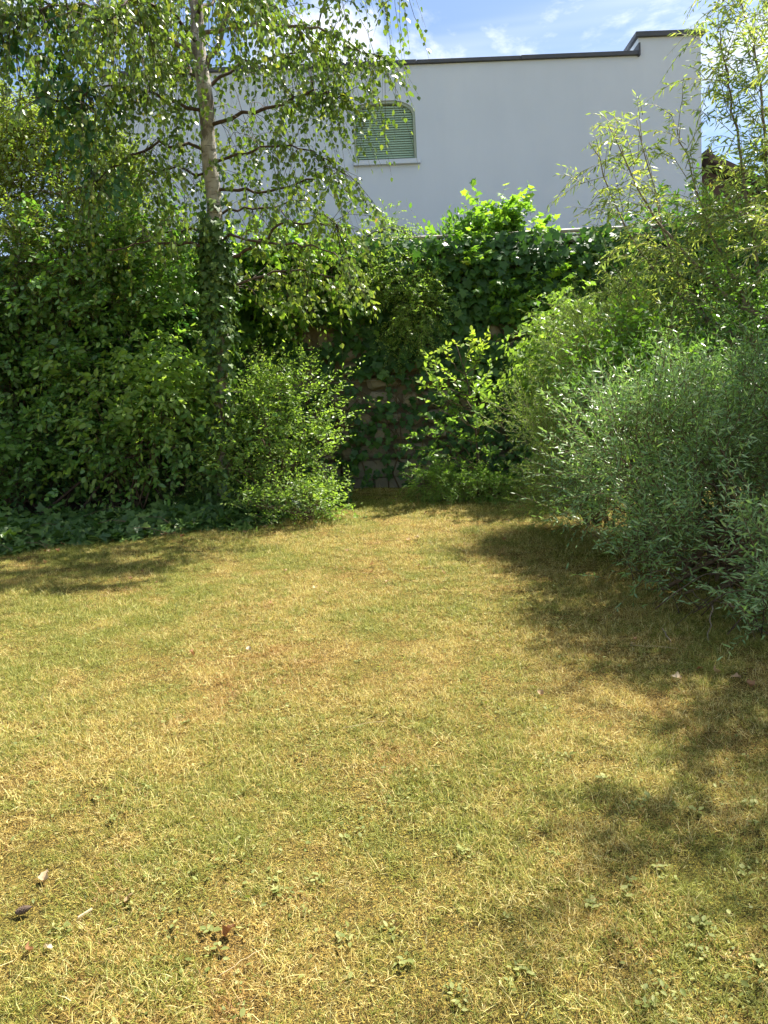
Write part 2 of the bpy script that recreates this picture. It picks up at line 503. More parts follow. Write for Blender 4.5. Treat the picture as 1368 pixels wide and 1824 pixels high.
def grass_mat():
    m, t = newmat('turf_blades')
    pn = lawn_nodes(t)
    at = t.nodes.new('ShaderNodeAttribute'); at.attribute_name = 'rnd'
    # a blade is green or straw: its own number against the patch it grows in
    mo = t.nodes.new('ShaderNodeAttribute'); mo.attribute_type = 'INSTANCER'; mo.attribute_name = 'moss'
    pm = t.nodes.new('ShaderNodeMath'); pm.operation = 'MULTIPLY_ADD'; pm.inputs[1].default_value = .17
    t.links.new(mo.outputs['Fac'], pm.inputs[0]); t.links.new(pn, pm.inputs[2]); pn = pm.outputs[0]
    sub = t.nodes.new('ShaderNodeMath'); sub.operation = 'MULTIPLY_ADD'
    sub.inputs[1].default_value = 3.6; sub.inputs[2].default_value = -1.29
    t.links.new(pn, sub.inputs[0])
    cmp_ = t.nodes.new('ShaderNodeMapRange'); cmp_.inputs['From Min'].default_value = -.12; cmp_.inputs['From Max'].default_value = .12
    d = t.nodes.new('ShaderNodeMath'); d.operation = 'SUBTRACT'
    t.links.new(sub.outputs[0], d.inputs[0]); t.links.new(at.outputs['Fac'], d.inputs[1])
    t.links.new(d.outputs[0], cmp_.inputs['Value'])
    fr = t.nodes.new('ShaderNodeMath'); fr.operation = 'MULTIPLY'; fr.inputs[1].default_value = 37.0
    t.links.new(at.outputs['Fac'], fr.inputs[0])
    fr2 = t.nodes.new('ShaderNodeMath'); fr2.operation = 'FRACT'; t.links.new(fr.outputs[0], fr2.inputs[0])
    straw = ramp(t, [(0, (.17, .09, .028)), (.35, (.45, .33, .08)), (.7, (.64, .52, .16)), (1, (.84, .75, .36))])
    green = ramp(t, [(0, (.075, .095, .016)), (.4, (.21, .235, .035)), (.75, (.36, .36, .065)), (1, (.5, .52, .17))])
    t.links.new(fr2.outputs[0], straw.inputs[0]); t.links.new(fr2.outputs[0], green.inputs[0])
    rust = ramp(t, [(0, (.2, .09, .025)), (.35, (.36, .19, .05)), (.7, (.52, .34, .11)), (1, (.7, .54, .26))])
    t.links.new(fr2.outputs[0], rust.inputs[0])
    rn = t.nodes.new('ShaderNodeMapRange'); rn.inputs['From Min'].default_value = .53; rn.inputs['From Max'].default_value = .72
    t.links.new(noise(t, 1.7, 4, .6, 'Position', dist=.4), rn.inputs['Value'])
    st2 = t.nodes.new('ShaderNodeMix'); st2.data_type = 'RGBA'
    t.links.new(rn.outputs[0], st2.inputs['Factor'])
    t.links.new(straw.outputs[0], st2.inputs['A']); t.links.new(rust.outputs[0], st2.inputs['B'])
    mix = t.nodes.new('ShaderNodeMix'); mix.data_type = 'RGBA'
    t.links.new(cmp_.outputs[0], mix.inputs['Factor'])
    t.links.new(st2.outputs['Result'], mix.inputs['A']); t.links.new(green.outputs[0], mix.inputs['B'])
    p = t.nodes.new('ShaderNodeBsdfPrincipled'); p.inputs['Roughness'].default_value = .55
    p.inputs['Specular IOR Level'].default_value = .3
    t.links.new(mix.outputs['Result'], p.inputs['Base Color'])
    tr = t.nodes.new('ShaderNodeBsdfTranslucent'); t.links.new(mix.outputs['Result'], tr.inputs[0])
    ms = t.nodes.new('ShaderNodeMixShader'); ms.inputs[0].default_value = .35
    t.links.new(p.outputs[0], ms.inputs[1]); t.links.new(tr.outputs[0], ms.inputs[2])
    o = t.nodes.new('ShaderNodeOutputMaterial'); t.links.new(ms.outputs[0], o.inputs[0])
    return m


M['ground'] = ground_mat()
M['grass'] = grass_mat()

# ------------------------------------------------------------------ leaf outlines (base at 0, tip at y = 1, upper side +z)
def tmpl(stations, fold=.12, curl=-.12):
    """folded leaf from (t, half width) stations; first and last are points"""
    V, F = [], []
    n = len(stations)
    for t_, w in stations:
        zc = curl * t_ * t_
        V += [(0, t_, zc), (-w, t_ - .02, zc + fold * w * 2), (w, t_ - .02, zc + fold * w * 2)]
    for i in range(n - 1):
        a, b = 3 * i, 3 * (i + 1)
        w0, w1 = stations[i][1], stations[i + 1][1]
        if w0 == 0:
            F += [(a, b, b + 1), (a, b + 2, b)]
        elif w1 == 0:
            F += [(a, b, a + 1), (a, a + 2, b)]
        else:
            F += [(a, b, b + 1), (a, b + 1, a + 1), (a, b + 2, b), (a, a + 2, b + 2)]
    V, F = np.array(V, float), np.array(F, int)
    used = np.unique(F); mp = np.zeros(len(V), int); mp[used] = np.arange(len(used))
    return V[used], mp[F]


def fan(outline, fold=.05, curl=-.15):
    """lobed leaf: right half outline from base to tip, mirrored"""
    pts = outline + [(-x, y) for x, y in reversed(outline) if x > 1e-6]
    V = [(0, .38, .03)] + [(x, y, fold * abs(x) * 2 + curl * max(y, 0) ** 2) for x, y in pts]
    n = len(pts)
    F = [(0, 1 + i, 1 + (i + 1) % n) for i in range(n)]
    return np.array(V, float), np.array(F, int)


def tmpl4(t1, w1, t2, w2, fold=.16, curl=-.1):
    """leaf folded along its midrib, two triangles to a side"""
    V = [(0, 0, 0), (-w1, t1, fold * w1 * 2 + curl * t1), (-w2, t2, fold * w2 * 2 + curl * t2), (0, 1, curl * .6), (w2, t2, fold * w2 * 2 + curl * t2), (w1, t1, fold * w1 * 2 + curl * t1)]
    return np.array(V, float), np.array([(0, 2, 1), (0, 3, 2), (0, 4, 3), (0, 5, 4)], int)


T_BIRCH = tmpl4(.2, .34, .52, .32, .14, -.06)
T_OVAL = tmpl4(.3, .25, .66, .23, .16, -.08)
T_SMALL = tmpl4(.3, .2, .62, .2, .18, -.06)
T_LANCE = tmpl4(.3, .1, .62, .085, .2, -.1)
T_NEEDLE = (np.array([(0, 0, 0), (-.07, .45, .02), (0, 1, -.06), (.07, .45, .02)], float), np.array([(0, 3, 1), (1, 3, 2)], int))
T_IVY = fan([(0, .05), (.16, -.06), (.42, .0), (.36, .22), (.56, .42), (.27, .5), (.2, .72), (0, 1.0)], .1, -.14)
T_MAPLE = fan([(0, .04), (.22, -.08), (.5, .06), (.36, .24), (.62, .52), (.32, .52), (.22, .7), (0, 1.0)], .07, -.22)
T_DRY = tmpl([(0, 0), (.12, .2), (.3, .37), (.5, .33), (.7, .24), (.86, .1), (1, 0)], .3, .3)
_r = np.random.default_rng(3)
T_DRY[0][:, 2] += _r.normal(size=len(T_DRY[0])) * .07
T_DRY[0][:, :2] += _r.normal(size=(len(T_DRY[0]), 2)) * .035


def frames(D, Nn):
    Y = nrm(D)
    Z = Nn - (Nn * Y).sum(-1, keepdims=True) * Y
    Z = nrm(Z)
    X = np.cross(Y, Z)
    return np.stack([X, Y, Z], -1)        # columns


def leaves_mesh(name, T, P, D, Nn, S, RND, off, wid=None):
    V0, F0 = T
    n, v = len(P), len(V0)
    Fm = frames(D, Nn)
    loc = np.repeat(V0[None], n, 0)
    cz = rng.uniform(-.6, 2.0, (n, 1))
    loc = loc * np.stack([rng.uniform(.82, 1.15, n), np.ones(n), cz[:, 0]], -1)[:, None, :]
    wv = np.einsum('nij,nvj->nvi', Fm, loc) * S[:, None, None] + (P - np.asarray(off))[:, None, :]
    F = (F0[None] + (np.arange(n) * v)[:, None, None]).reshape(-1, 3)
    return raw_mesh(name, wv.reshape(-1, 3), F, np.repeat(RND, v), True)


LEAFBANK = {}


def leaf_objects(T, key, P, D, Nn, S, RND, mat, parent, off, cut=10):
    """single leaves: twelve shared meshes of a kind, one object each"""
    if key not in LEAFBANK:
        bank = []
        for i in range(12):
            V0, F0 = T
            V = V0 * np.array([.85 + .3 * random.random(), 1, -.4 + 2.2 * random.random()])
            me = raw_mesh('leaf', V, F0, np.full(len(V), (i + .5) / 12), True)
            me.materials.append(mat)
            bank.append(me)
        LEAFBANK[key] = bank
    bank = LEAFBANK[key]
    Fm = frames(D, Nn)
    o3 = np.asarray(off)
    for i in range(len(P)):
        me = bank[min(11, int(RND[i] * 12))]
        o = bpy.data.objects.new('leaf', me)
        m = np.eye(4); m[:3, :3] = Fm[i] * S[i]; m[:3, 3] = P[i] - o3
        o.matrix_world = Matrix(m.tolist())
        COL.objects.link(o)
        o.parent = parent


def put_leaves(parent, off, T, key, arr, mat, single=0, name='foliage'):
    P, D, Nn, S, RND = arr
    if single:
        px, py = project(P)
        vis = (px > 0) & (px < 1368) & (py > 0) & (py < 1824)
        sc = np.where(vis, P[:, 1] - 0.25 * P[:, 2] - 6 * S, 1e3)
        idx = np.argsort(sc)[:single]
        msk = np.zeros(len(P), bool); msk[idx] = True
        msk &= vis
        leaf_objects(T, key, P[msk], D[msk], Nn[msk], S[msk], RND[msk], mat, parent, off)
        P, D, Nn, S, RND = (a[~msk] for a in (P, D, Nn, S, RND))
    if len(P):
        o = link(name, leaves_mesh(name, T, P, D, Nn, S, RND, off), parent, mat)
        o['kind'] = 'stuff'
        return o


def unit(n):
    return nrm(rng.normal(size=(n, 3)))


def sprays(A, Tn, L, k, size, droop=.25, spread=1.0, up=.55, hang=.25, t0=.15, jit=.35, svar=.3, petiole=.0, base_rnd=None):
    """leaves set alternately along twigs that start at A and run along Tn"""
    n = len(A)
    Tn = nrm(Tn)
    t = (np.arange(k) + .5) / k * (1 - t0) + t0
    t = t[None, :] + rng.uniform(-.4, .4, (n, k)) / k
    t[:, -1] = 1.0
    g = np.array([0, 0, -1.0])
    Pm = A[:, None, :] + Tn[:, None, :] * (L[:, None] * t)[..., None] + g * (droop * L[:, None] * t * t)[..., None]
    dv = nrm(Tn[:, None, :] + g * (2 * droop * t)[..., None])
    side = nrm(np.cross(dv, rng.normal(size=(n, 1, 3)) * .35 + np.array([0, 0, 1.0])))
    alt = np.where((np.arange(k) % 2) == 0, 1.0, -1.0)[None, :, None]
    D = nrm(dv * .55 + side * alt * spread + g * hang + rng.normal(size=(n, k, 3)) * jit)
    D[:, -1] = nrm(dv[:, -1] + rng.normal(size=(n, 3)) * .2 + g * hang * .5)
    Nn = nrm(np.array([0, 0, up]) + rng.normal(size=(n, k, 3)) * .5 + nrm(A - A.mean(0))[:, None, :] * .15)
    S = size * (1 + rng.uniform(-svar, svar, (n, k))) * (1 - .25 * t)
    if base_rnd is None:
        base_rnd = rng.random(n)
    RND = np.clip(base_rnd[:, None] * .5 + rng.random((n, k)) * .5, 0, 1)
    P = Pm + D * petiole
    # twig tubes, three sided
    ts = np.array([0, .5, 1.0])
    C = A[:, None, :] + Tn[:, None, :] * (L[:, None] * ts)[..., None] + g * (droop * L[:, None] * ts * ts)[..., None]
    return (P.reshape(-1, 3), D.reshape(-1, 3), Nn.reshape(-1, 3), S.reshape(-1), RND.reshape(-1)), C


def twigs_mesh(name, C, r0, off, r1=None):
    n, m, _ = C.shape
    r1 = r0 * .35 if r1 is None else r1
    Tg = nrm(np.gradient(C, axis=1))
    U = nrm(np.cross(Tg, np.array([.2, .3, .93])))
    Vv = np.cross(Tg, U)
    rad = np.linspace(r0, r1, m)[None, :, None]
    rings = []
    for a in (0, 2.0944, 4.1888):
        rings.append(C + rad * (math.cos(a) * U + math.sin(a) * Vv))
    V = np.stack(rings, 2) - np.asarray(off)
    V = V.reshape(-1, 3)
    F = []
    for i in range(m - 1):
        for a in range(3):
            b = (a + 1) % 3
            F.append((i * 3 + a, i * 3 + b, (i + 1) * 3 + b)); F.append((i * 3 + a, (i + 1) * 3 + b, (i + 1) * 3 + a))
    F = np.array(F)
    F = (F[None] + (np.arange(n) * m * 3)[:, None, None]).reshape(-1, 3)
    return raw_mesh(name, V, F, None, True)


def cat(arrs):
    return tuple(np.concatenate([a[i] for a in arrs]) for i in range(5))


def curve(a, b, n=7, sag=0.0, wob=.04):
    a, b = np.asarray(a, float), np.asarray(b, float)
    t = np.linspace(0, 1, n)[:, None]
    p = a + (b - a) * t
    L = np.linalg.norm(b - a)
    p[:, 2] += sag * L * np.sin(math.pi * t[:, 0])
    w = rng.normal(size=(n, 3)) * wob * L
    w[0] = 0; w[-1] = 0
    return p + w


def shrub(name, label, category, base, blobs, T, key, mat, nclump, ntwig, k, size, tl, cr=.16, droop=.25, up=.55, hang=.25,
          spread=1.0, stem=.018, single=0, twigmat='twig', updir=.35, rin=.45, jit=.35, stems=None, stemr=None, tvar=.35, trunk=True, wt=None, flat=1.0, shoots=.07):
    """blobs: (centre, (rx, ry, rz)); twigs grow in clumps inside them, stems rise from the base to the clumps"""
    base = np.asarray(base, float)
    root = empty(name, base, label, category)
    vols = np.array([b[1][0] * b[1][1] * b[1][2] for b in blobs]) ** .75
    if wt is not None: vols = vols * np.array(wt)
    pick = rng.choice(len(blobs), nclump, p=vols / vols.sum())
    cen = np.array([b[0] for b in blobs])[pick]
    rad = np.array([b[1] for b in blobs])[pick]
    u = unit(nclump)
    r = rng.uniform(rin ** 2, 1.0, nclump) ** .5
    cc = cen + u * rad * r[:, None]
    ci = rng.integers(0, nclump, ntwig)
    A = cc[ci] + rng.normal(size=(ntwig, 3)) * cr * np.array([1, 1, flat])
    A[:, 2] = np.maximum(A[:, 2], gz(A[:, 0], A[:, 1]) + .03)
    out = nrm((A - cen[ci]) / rad[ci])
    Tn = nrm(out * .8 + np.array([0, 0, updir]) + rng.normal(size=(ntwig, 3)) * .45)
    L = tl * rng.uniform(1 - tvar, 1 + tvar, ntwig)
    far_ = rng.random(ntwig) < shoots
    L = np.where(far_, L * 1.9, L)
    Tn = np.where(far_[:, None], nrm(Tn + np.array([0, 0, .5]) + rng.normal(size=(ntwig, 3)) * .3), Tn)
    brd = np.clip(rng.random(nclump)[ci] * .6 + rng.random(ntwig) * .4, 0, 1)
    arr, C = sprays(A, Tn, L, k, size, droop, spread, up, hang, jit=jit, base_rnd=brd)
    put_leaves(root, base, T, key, arr, mat, single)
    tw = link('twigs', twigs_mesh('twigs', C, max(.0016, stem * .14), base), root, M[twigmat])
    tw['kind'] = 'stuff'
    if trunk:
        mb = MB()
        ns = stems or min(nclump, 26)
        for i in rng.choice(nclump, min(ns, nclump), replace=False):
            b0 = base + np.array([rng.normal() * .08, rng.normal() * .06, -.03])
            if stemr is not None:
                b0 = base + np.array([rng.normal() * stemr, rng.normal() * stemr * .5, 0]); b0[2] = gz(b0[0], b0[1]) - .03 if base[2] < 2 else base[2] - .05
            e = cc[i]
            m_ = b0 * .45 + e * .55; m_[2] += .12 * np.linalg.norm(e - b0)
            pts = np.array([b0 * (1 - t) ** 2 + 2 * m_ * t * (1 - t) + e * t * t for t in np.linspace(0, 1, 7)])
            pts[1:-1] += rng.normal(size=(5, 3)) * .02
            mb.tube(pts, np.linspace(stem, stem * .3, 7), 5)
        mb.build('stems', M[twigmat], root, True, tuple(base))
    return root


# ================================================================== THE SETTING
def ground():
    xs = np.concatenate([np.linspace(-300, -9, 12), np.linspace(-8, 8, 81), np.linspace(9, 300, 12)])
    ys = np.concatenate([np.linspace(-300, -4, 10), np.linspace(-3, 11.9, 75), np.linspace(12.2, 400, 12)])
    X, Y = np.meshgrid(xs, ys)
    Z = gz(X, Y)
    V = np.stack([X, Y, Z], -1).reshape(-1, 3)
    nx = len(xs)
    i = np.arange(len(ys) - 1)[:, None] * nx + np.arange(nx - 1)[None]
    F = np.stack([i, i + 1, i + nx + 1, i + nx], -1).reshape(-1, 4)
    me = raw_mesh('lawn_ground', V, F, None, True, 4)
    o = link('lawn_ground', me, None, M['ground'])
    tag(o, 'sloping parched lawn ground under the grass', 'ground', kind='structure')


ground()

WALL_Y = 10.3                      # face of the retaining wall
WALL_TOP = float(W(700, 436, WALL_Y)[2])
BED = [(-420, 1035), (-200, 1012), (0, 988), (120, 972), (260, 955), (400, 943), (500, 928), (570, 914), (612, 900)]
BEDP = np.array([G(*q) for q in BED])


def bed_front(x):
    return np.interp(x, BEDP[:, 0], BEDP[:, 1], left=BEDP[0, 1], right=12.0)


def bed():
    xs = np.linspace(-9, BEDP[-1, 0] + .02, 60)
    V, F = [], []
    for i, x in enumerate(xs):
        y0 = float(np.interp(x, BEDP[:, 0], BEDP[:, 1])) + .02 * math.sin(9 * x)
        for j, y in enumerate(np.linspace(y0, WALL_Y + .05, 9)):
            V.append((x, y, float(gz(x, y)) + (.004 if j == 0 else .03 + .01 * math.sin(5 * x + 7 * y))))
    for i in range(len(xs) - 1):
        for j in range(8):
            a = i * 9 + j
            F.append((a, a + 9, a + 10, a + 1))
    me = bpy.data.meshes.new('planting_bed'); me.from_pydata(V, [], F); me.update()
    o = link('planting_bed', me, None, M['soil'])
    tag(o, 'bare dark soil of the planting bed under the thicket', 'soil', kind='structure')


bed()

# upper terrace behind the retaining wall
mb = MB().box(-40, 40, WALL_Y + .45, 80, gz(0, 12) - .5, WALL_TOP - .12)
tag(mb.build('terrace', M['soil']), 'raised terrace behind the retaining wall', 'terrace', kind='structure')


# ================================================================== THE HOUSE
HY = 14.5
H_ROT = R(1.2)


def build_house():
    # all in house space: x along the wall, y depth from the wall face, z up; origin under the photo's middle
    c0 = W(700, 430, HY)
    org = np.array([c0[0], HY, WALL_TOP - .12])
    root = empty('white_house', org, 'pale rendered house with dark flat roof coping and green louvred shutters', 'house')
    root.rotation_euler = (0, 0, H_ROT)
    ca, sa = math.cos(H_ROT), math.sin(H_ROT)

    def H(px, py, depth=0.0):
        d = ray(px, py)
        # intersect with plane through org with normal (-sa, ca)
        n = np.array([-sa, ca, 0])
        o = np.array([0, 0, CAM_H])
        t = ((org - o) @ n + depth) / (d @ n)
        q = o + d * t - org
        return q[0] * ca + q[1] * sa, q[2]
    xl = H(188, 200)[0]
    xr = H(1249, 200)[0]
    zt = H(900, 109)[1]
    xs0 = H(1137, 80)[0]
    zs = H(1200, 65)[1]
    # upper window opening with rounded shoulders, lower window
    wl, wr = H(632, 285)[0], H(743, 283)[0]
    wb, wt = H(690, 286)[1], H(690, 179)[1]
    ll, lr = H(641, 425)[0], H(742, 425)[0]
    lb, lt = -.02 + .0, H(690, 401)[1]
    depth = .16

    def outline(l, r, b, t, sh):
        pts = [(l, b)]
        n = 9
        rx, rz = sh
        for i in range(n + 1):
            a = math.pi / 2 * i / n
            pts.append((l + rx - rx * math.cos(a), t - rz + rz * math.sin(a)))
        for i in range(n + 1):
            a = math.pi / 2 * (1 - i / n)
            pts.append((r - rx + rx * math.cos(a), t - rz + rz * math.sin(a)))
        pts.append((r, b))
        return pts
    up = outline(wl, wr, wb, wt, (.46, .26))
    lo = outline(ll, lr, lb, lt, (.52, .30))
    # wall front face with two openings: strips left, right, between, and arches filled
    mbw = MB()
    th = .35

    def solidbox(x0, x1, z0, z1):
        mbw.box(x0, x1, 0, th, z0, z1)
    zb = -.3
    xlo, xhi = min(wl, ll), max(wr, lr)
    solidbox(xl, xlo, zb, zt); solidbox(xhi, xr, zb, zt)
    # column that holds both openings
    solidbox(xlo, xhi, wt, zt)
    if wl > xlo: solidbox(xlo, wl, wb, wt)
    if wr < xhi: solidbox(wr, xhi, wb, wt)
    solidbox(xlo, xhi, lt, wb)
    if ll > xlo: solidbox(xlo, ll, lb, lt)
    if lr < xhi: solidbox(lr, xhi, lb, lt)
    solidbox(xlo, xhi, zb, lb)
    for ring, l, r, t in ((up, wl, wr, wt), (lo, ll, lr, lt)):
        left = [p for p in ring[1:11]]
        mbw.prism_y([(l, t)] + list(reversed(left))[1:] if False else [(l, t)] + left[0:1] + left[1:], 0, th)
        right = [p for p in ring[11:21]]
        mbw.prism_y([(r, t)] + right[0:] , 0, th)
    # body behind, and the raised parapet at the end
    mbw.box(xl, xr, th, 9.0, zb, zt)
    mbw.box(xs0, xr, 0.0, 1.6, zt, zs)
    me_ = mbw.build('wall', M['render_white'], root)
    # coping
    x = xl - .05
    while x < xs0 - .01:
        x2 = min(x + 1.95, xs0 - .003)
        if xs0 - x2 < .5: x2 = xs0 - .003
        dz = random.uniform(-.004, .004)
        MB().box(x + .003, x2 - .003, -.055 - random.uniform(0, .005), .3, zt + .003, zt + .066 + dz, .01).build('coping_section', M['coping'], root)
        x = x2
    MB().box(xl - .05, xl + .3, .305, 9.05, zt + .003, zt + .066).build('coping_section', M['coping'], root)
    cp = MB(); cp.box(xs0 - .06, xr + .06, -.06, 1.66, zs + .003, zs + .085, .01)
    cp.build('parapet_coping', M['coping'], root)
    # stepped flashing where the coping meets the parapet
    cp = MB(); cp.box(xs0 - .02, xs0 + .012, -.075, .32, zt - .02, zt + .2)
    cp.build('flashing', M['coping'], root)
    # upper shutter
    fr = empty('window', (0, 0, 0), None, None); fr.parent = root
    inner = outline(wl + .045, wr - .045, wb, wt - .045, (.42, .23))
    MB().band_y(up, inner, .02, .12).build('frame', M['surround'], fr)
    MB().prism_y(list(up), .13, .15).build('backing', M['shutter_dark'], fr)
    nsl = 23
    xa, xb = wl + .05, wr - .05
    for i in range(nsl):
        z = wb + .02 + (wt - wb - .09) * (i + .5) / nsl
        ins = 0.0
        zt_in = wt - .045
        if z > zt_in - .23:
            q = min(1, (z - (zt_in - .23)) / .23)
            ins = .42 * (1 - math.sqrt(max(0, 1 - q * q)))
        h = (wt - wb - .09) / nsl
        m2 = MB()
        x0, x1 = xa + ins, xb - ins
        b = len(m2.v)
        jit = random.uniform(-.003, .003)
        m2.v += [(x0, .05 + jit, z - h * .5), (x1, .05, z - h * .5 + jit), (x1, .082, z + h * .47), (x0, .082, z + h * .47),
                 (x0, .058 + jit, z - h * .56), (x1, .058, z - h * .56 + jit), (x1, .092, z + h * .47), (x0, .092, z + h * .47)]
        m2.f += [(0, 1, 2, 3), (7, 6, 5, 4), (4, 5, 1, 0), (2, 6, 7, 3), (0, 3, 7, 4), (5, 6, 2, 1)]
        m2.build('slat', M['shutter'], fr)
    MB().box(wl - .03, wr + .06, -.07, .13, wb - .085, wb - .002, .012).build('sill', M['render_white'], fr)
    # lower window: rolled half way, glass behind
    lw = empty('window', (0, 0, 0), None, None); lw.parent = root
    inner = outline(ll + .06, lr - .06, lb, lt - .06, (.48, .26))
    MB().band_y(lo, inner, .02, .14).build('frame', M['surround'], lw)
    ring = [p for p in inner]
    zc = lt - .24
    for i in range(3):
        z0, z1 = zc + i * .06, zc + i * .06 + .054
        def insx(z):
            q = (z - (lt - .06 - .26)) / .26
            return .48 * (1 - math.sqrt(max(0, 1 - min(1, max(0, q)) ** 2)))
        a0 = insx(z1)
        if ll + .07 + a0 < lr - .07 - a0:
            MB().box(ll + .07 + a0, lr - .07 - a0, .07, .09, z0, z1).build('slat', M['shutter'], lw)
    MB().prism_y(ring, .17, .19).build('pane', M['glass'], lw)
    # small square vent with a frame and louvres
    vx, vz = H(576, 392)
    v = empty('wall_vent', (0, 0, 0), None, None); v.parent = root
    m2 = MB()
    s_ = .075
    m2.box(vx - s_, vx + s_, -.02, -.002, vz - s_ * 1.2, vz - s_); m2.box(vx - s_, vx + s_, -.02, -.002, vz + s_, vz + s_ * 1.2)
    m2.box(vx - s_ * 1.2, vx - s_, -.02, -.002, vz - s_ * 1.2, vz + s_ * 1.2); m2.box(vx + s_, vx + s_ * 1.2, -.02, -.002, vz - s_ * 1.2, vz + s_ * 1.2)
    m2.build('frame', M['concrete'], v)
    for i in range(5):
        z = vz - s_ + (i + .5) * 2 * s_ / 5
        MB().box(vx - s_ * .97, vx + s_ * .97, -.012, -.003, z - .01, z + .008).build('louvre', M['brown_board'], v)
    return root, xr, org


house, HXR, HORG = build_house()


def neighbour_house():
    p = W(1262, 272, 19.0)
    e = W(1420, 345, 19.0)
    base = np.array([p[0] + 1.6, 19.0, WALL_TOP - .12])
    root = empty('neighbour_house', base, 'dark brown house with a low tiled roof beyond the white house', 'house')
    x0 = p[0] - 2.2 - base[0]
    ridge = p[2] - base[2]
    x_r = p[0] - base[0]
    slope = (p[2] - e[2]) / (e[0] - p[0])
    MB().box(x_r - 2, x_r + 4.6, .5, 7, -.3, ridge - 4.6 * slope - .35).build('wall', M['brown_board'], root)
    MB().prism_y([(x_r - 2, ridge - 4.6 * slope - .35), (x_r + 4.6, ridge - 4.6 * slope - .35), (x_r, ridge - .16), (x_r - 2, ridge - 2 * slope - .16)], .5, 7).build('gable', M['brown_board'], root)
    rf = empty('roof', (0, 0, 0), None, None); rf.parent = root
    rows = 14
    Ls = 5.4
    tile = None
    ang = math.atan(slope)
    for i in range(rows):
        for j in range(4):
            s0 = Ls * i / rows
            m2 = MB()
            y0, y1 = j * 1.8, j * 1.8 + 1.78
            m2.box(0, Ls / rows + .03, y0, y1, 0, .045)
            o = m2.build('tile', M['roof_tile'], rf)
            o.location = (x_r + s0 * math.cos(ang), 0, ridge - s0 * math.sin(ang) - .05 + .004 * (j % 2))
            o.rotation_euler = (0, ang + .05, 0)
    MB().box(x_r - 3, x_r, 0, 7.2, ridge - .06, ridge - .01).build('flat_roof', M['roof_tile'], rf)
    MB().tube([(x_r, -.02, ridge + .01), (x_r, 7.2, ridge + .01)], .09, 8).build('ridge', M['roof_tile'], rf)
    MB().box(x_r + .05, x_r + Ls, -.04, .0, -.16, -.0).build('barge_board', M['brown_board'], rf)
    bb = [c for c in rf.children if c.name.startswith('barge_board')][0]
    bb.location = (x_r - x_r * math.cos(ang), 0, ridge + x_r * math.sin(ang)); bb.rotation_euler = (0, ang, 0)
    return root


neighbour_house()


# ================================================================== RETAINING WALL
def retaining_wall():
    z0 = float(gz(0, WALL_Y)) - .3
    root = empty('retaining_wall', (0, WALL_Y, z0), 'tall old rubble stone retaining wall half hidden by creeper', 'wall')
    off = (0, WALL_Y, z0)
    MB().box(-14, 14, WALL_Y + .03, WALL_Y + .45, z0, WALL_TOP - .10).build('wall_core', M['mortar'], root, off=off)
    MB().box(-14, 14, WALL_Y - .06, WALL_Y + .5, WALL_TOP - .097, WALL_TOP, .02).build('wall_coping', M['mortar'], root, off=off)
    # plinth of two cast courses at the foot
    zz0 = float(gz(0, WALL_Y)) - .12
    z = zz0
    cnt = 0
    for h in (.26, .24):
        x = -3.4
        while x < 3.6:
            w = random.uniform(.75, 1.15)
            m2 = MB()
            m2.box(x + .008, x + w - .008, WALL_Y - .045 - random.uniform(0, .012), WALL_Y + .03, z + .006, z + h - .006, .015)
            m2.build('block', M['concrete'], root, off=off)
            x += w
        z += h
    # rubble courses above
    while z < WALL_TOP - .32 and cnt < 292:
        h = random.uniform(.17, .30)
        x = -2.6 + random.uniform(-.2, .1)
        while x < 4.0 and cnt < 292:
            w = random.uniform(.24, .58)
            zt_, zb_ = z + h - .014, z + .012
            n = 9
            ring = []
            cx, cz = x + w / 2, (zt_ + zb_) / 2
            for k in range(n):
                a = 2 * math.pi * k / n + random.uniform(-.2, .2)
                sx = math.copysign(abs(math.cos(a)) ** .55, math.cos(a)); sz = math.copysign(abs(math.sin(a)) ** .55, math.sin(a))
                ring.append((cx + sx * (w / 2 - .014) * random.uniform(.78, 1.06), cz + sz * (h / 2 - .013) * random.uniform(.74, 1.1)))
            pr = random.uniform(.01, .085)
            m2 = MB()
            m2.v = [(px_, WALL_Y + .04, pz_) for px_, pz_ in ring] + [(px_, WALL_Y - pr * .5, pz_) for px_, pz_ in ring] + \
                   [(cx + (px_ - cx) * .72, WALL_Y - pr - random.uniform(0, .012), cz + (pz_ - cz) * .7) for px_, pz_ in ring]
            for a in range(2):
                for k in range(n):
                    k2 = (k + 1) % n
                    m2.f.append((a * n + k, a * n + k2, (a + 1) * n + k2, (a + 1) * n + k))
            m2.f.append(tuple(2 * n + k for k in range(n)))
            m2.build('stone', random.choice(STONES), root, False, off)
            cnt += 1
            x += w
        z += h
    return root


retaining_wall()


def railing():
    zr = float(W(1015, 412, WALL_Y + .15)[2])
    zl = float(W(420, 437, WALL_Y + .15)[2])
    yy = WALL_Y + .15
    zz = max(zr, WALL_TOP + .1)
    root = empty('railing', (0, yy, WALL_TOP), 'thin weathered metal handrail on posts along the wall top', 'railing')
    off = (0, yy, WALL_TOP)
    MB().tube([(-6, yy, zz), (0, yy, zz + .01), (7, yy, zz)], .028, 8).build('handrail', M['metal_rail'], root, True, off)
    for x in (-5.2, -3.4, -1.7, .9, 2.62, 4.4, 6.2):
        MB().box(x - .03, x + .03, yy - .03, yy + .03, WALL_TOP - .003, zz - .02).build('post', M['metal_rail'], root, off=off)
    return root


railing()


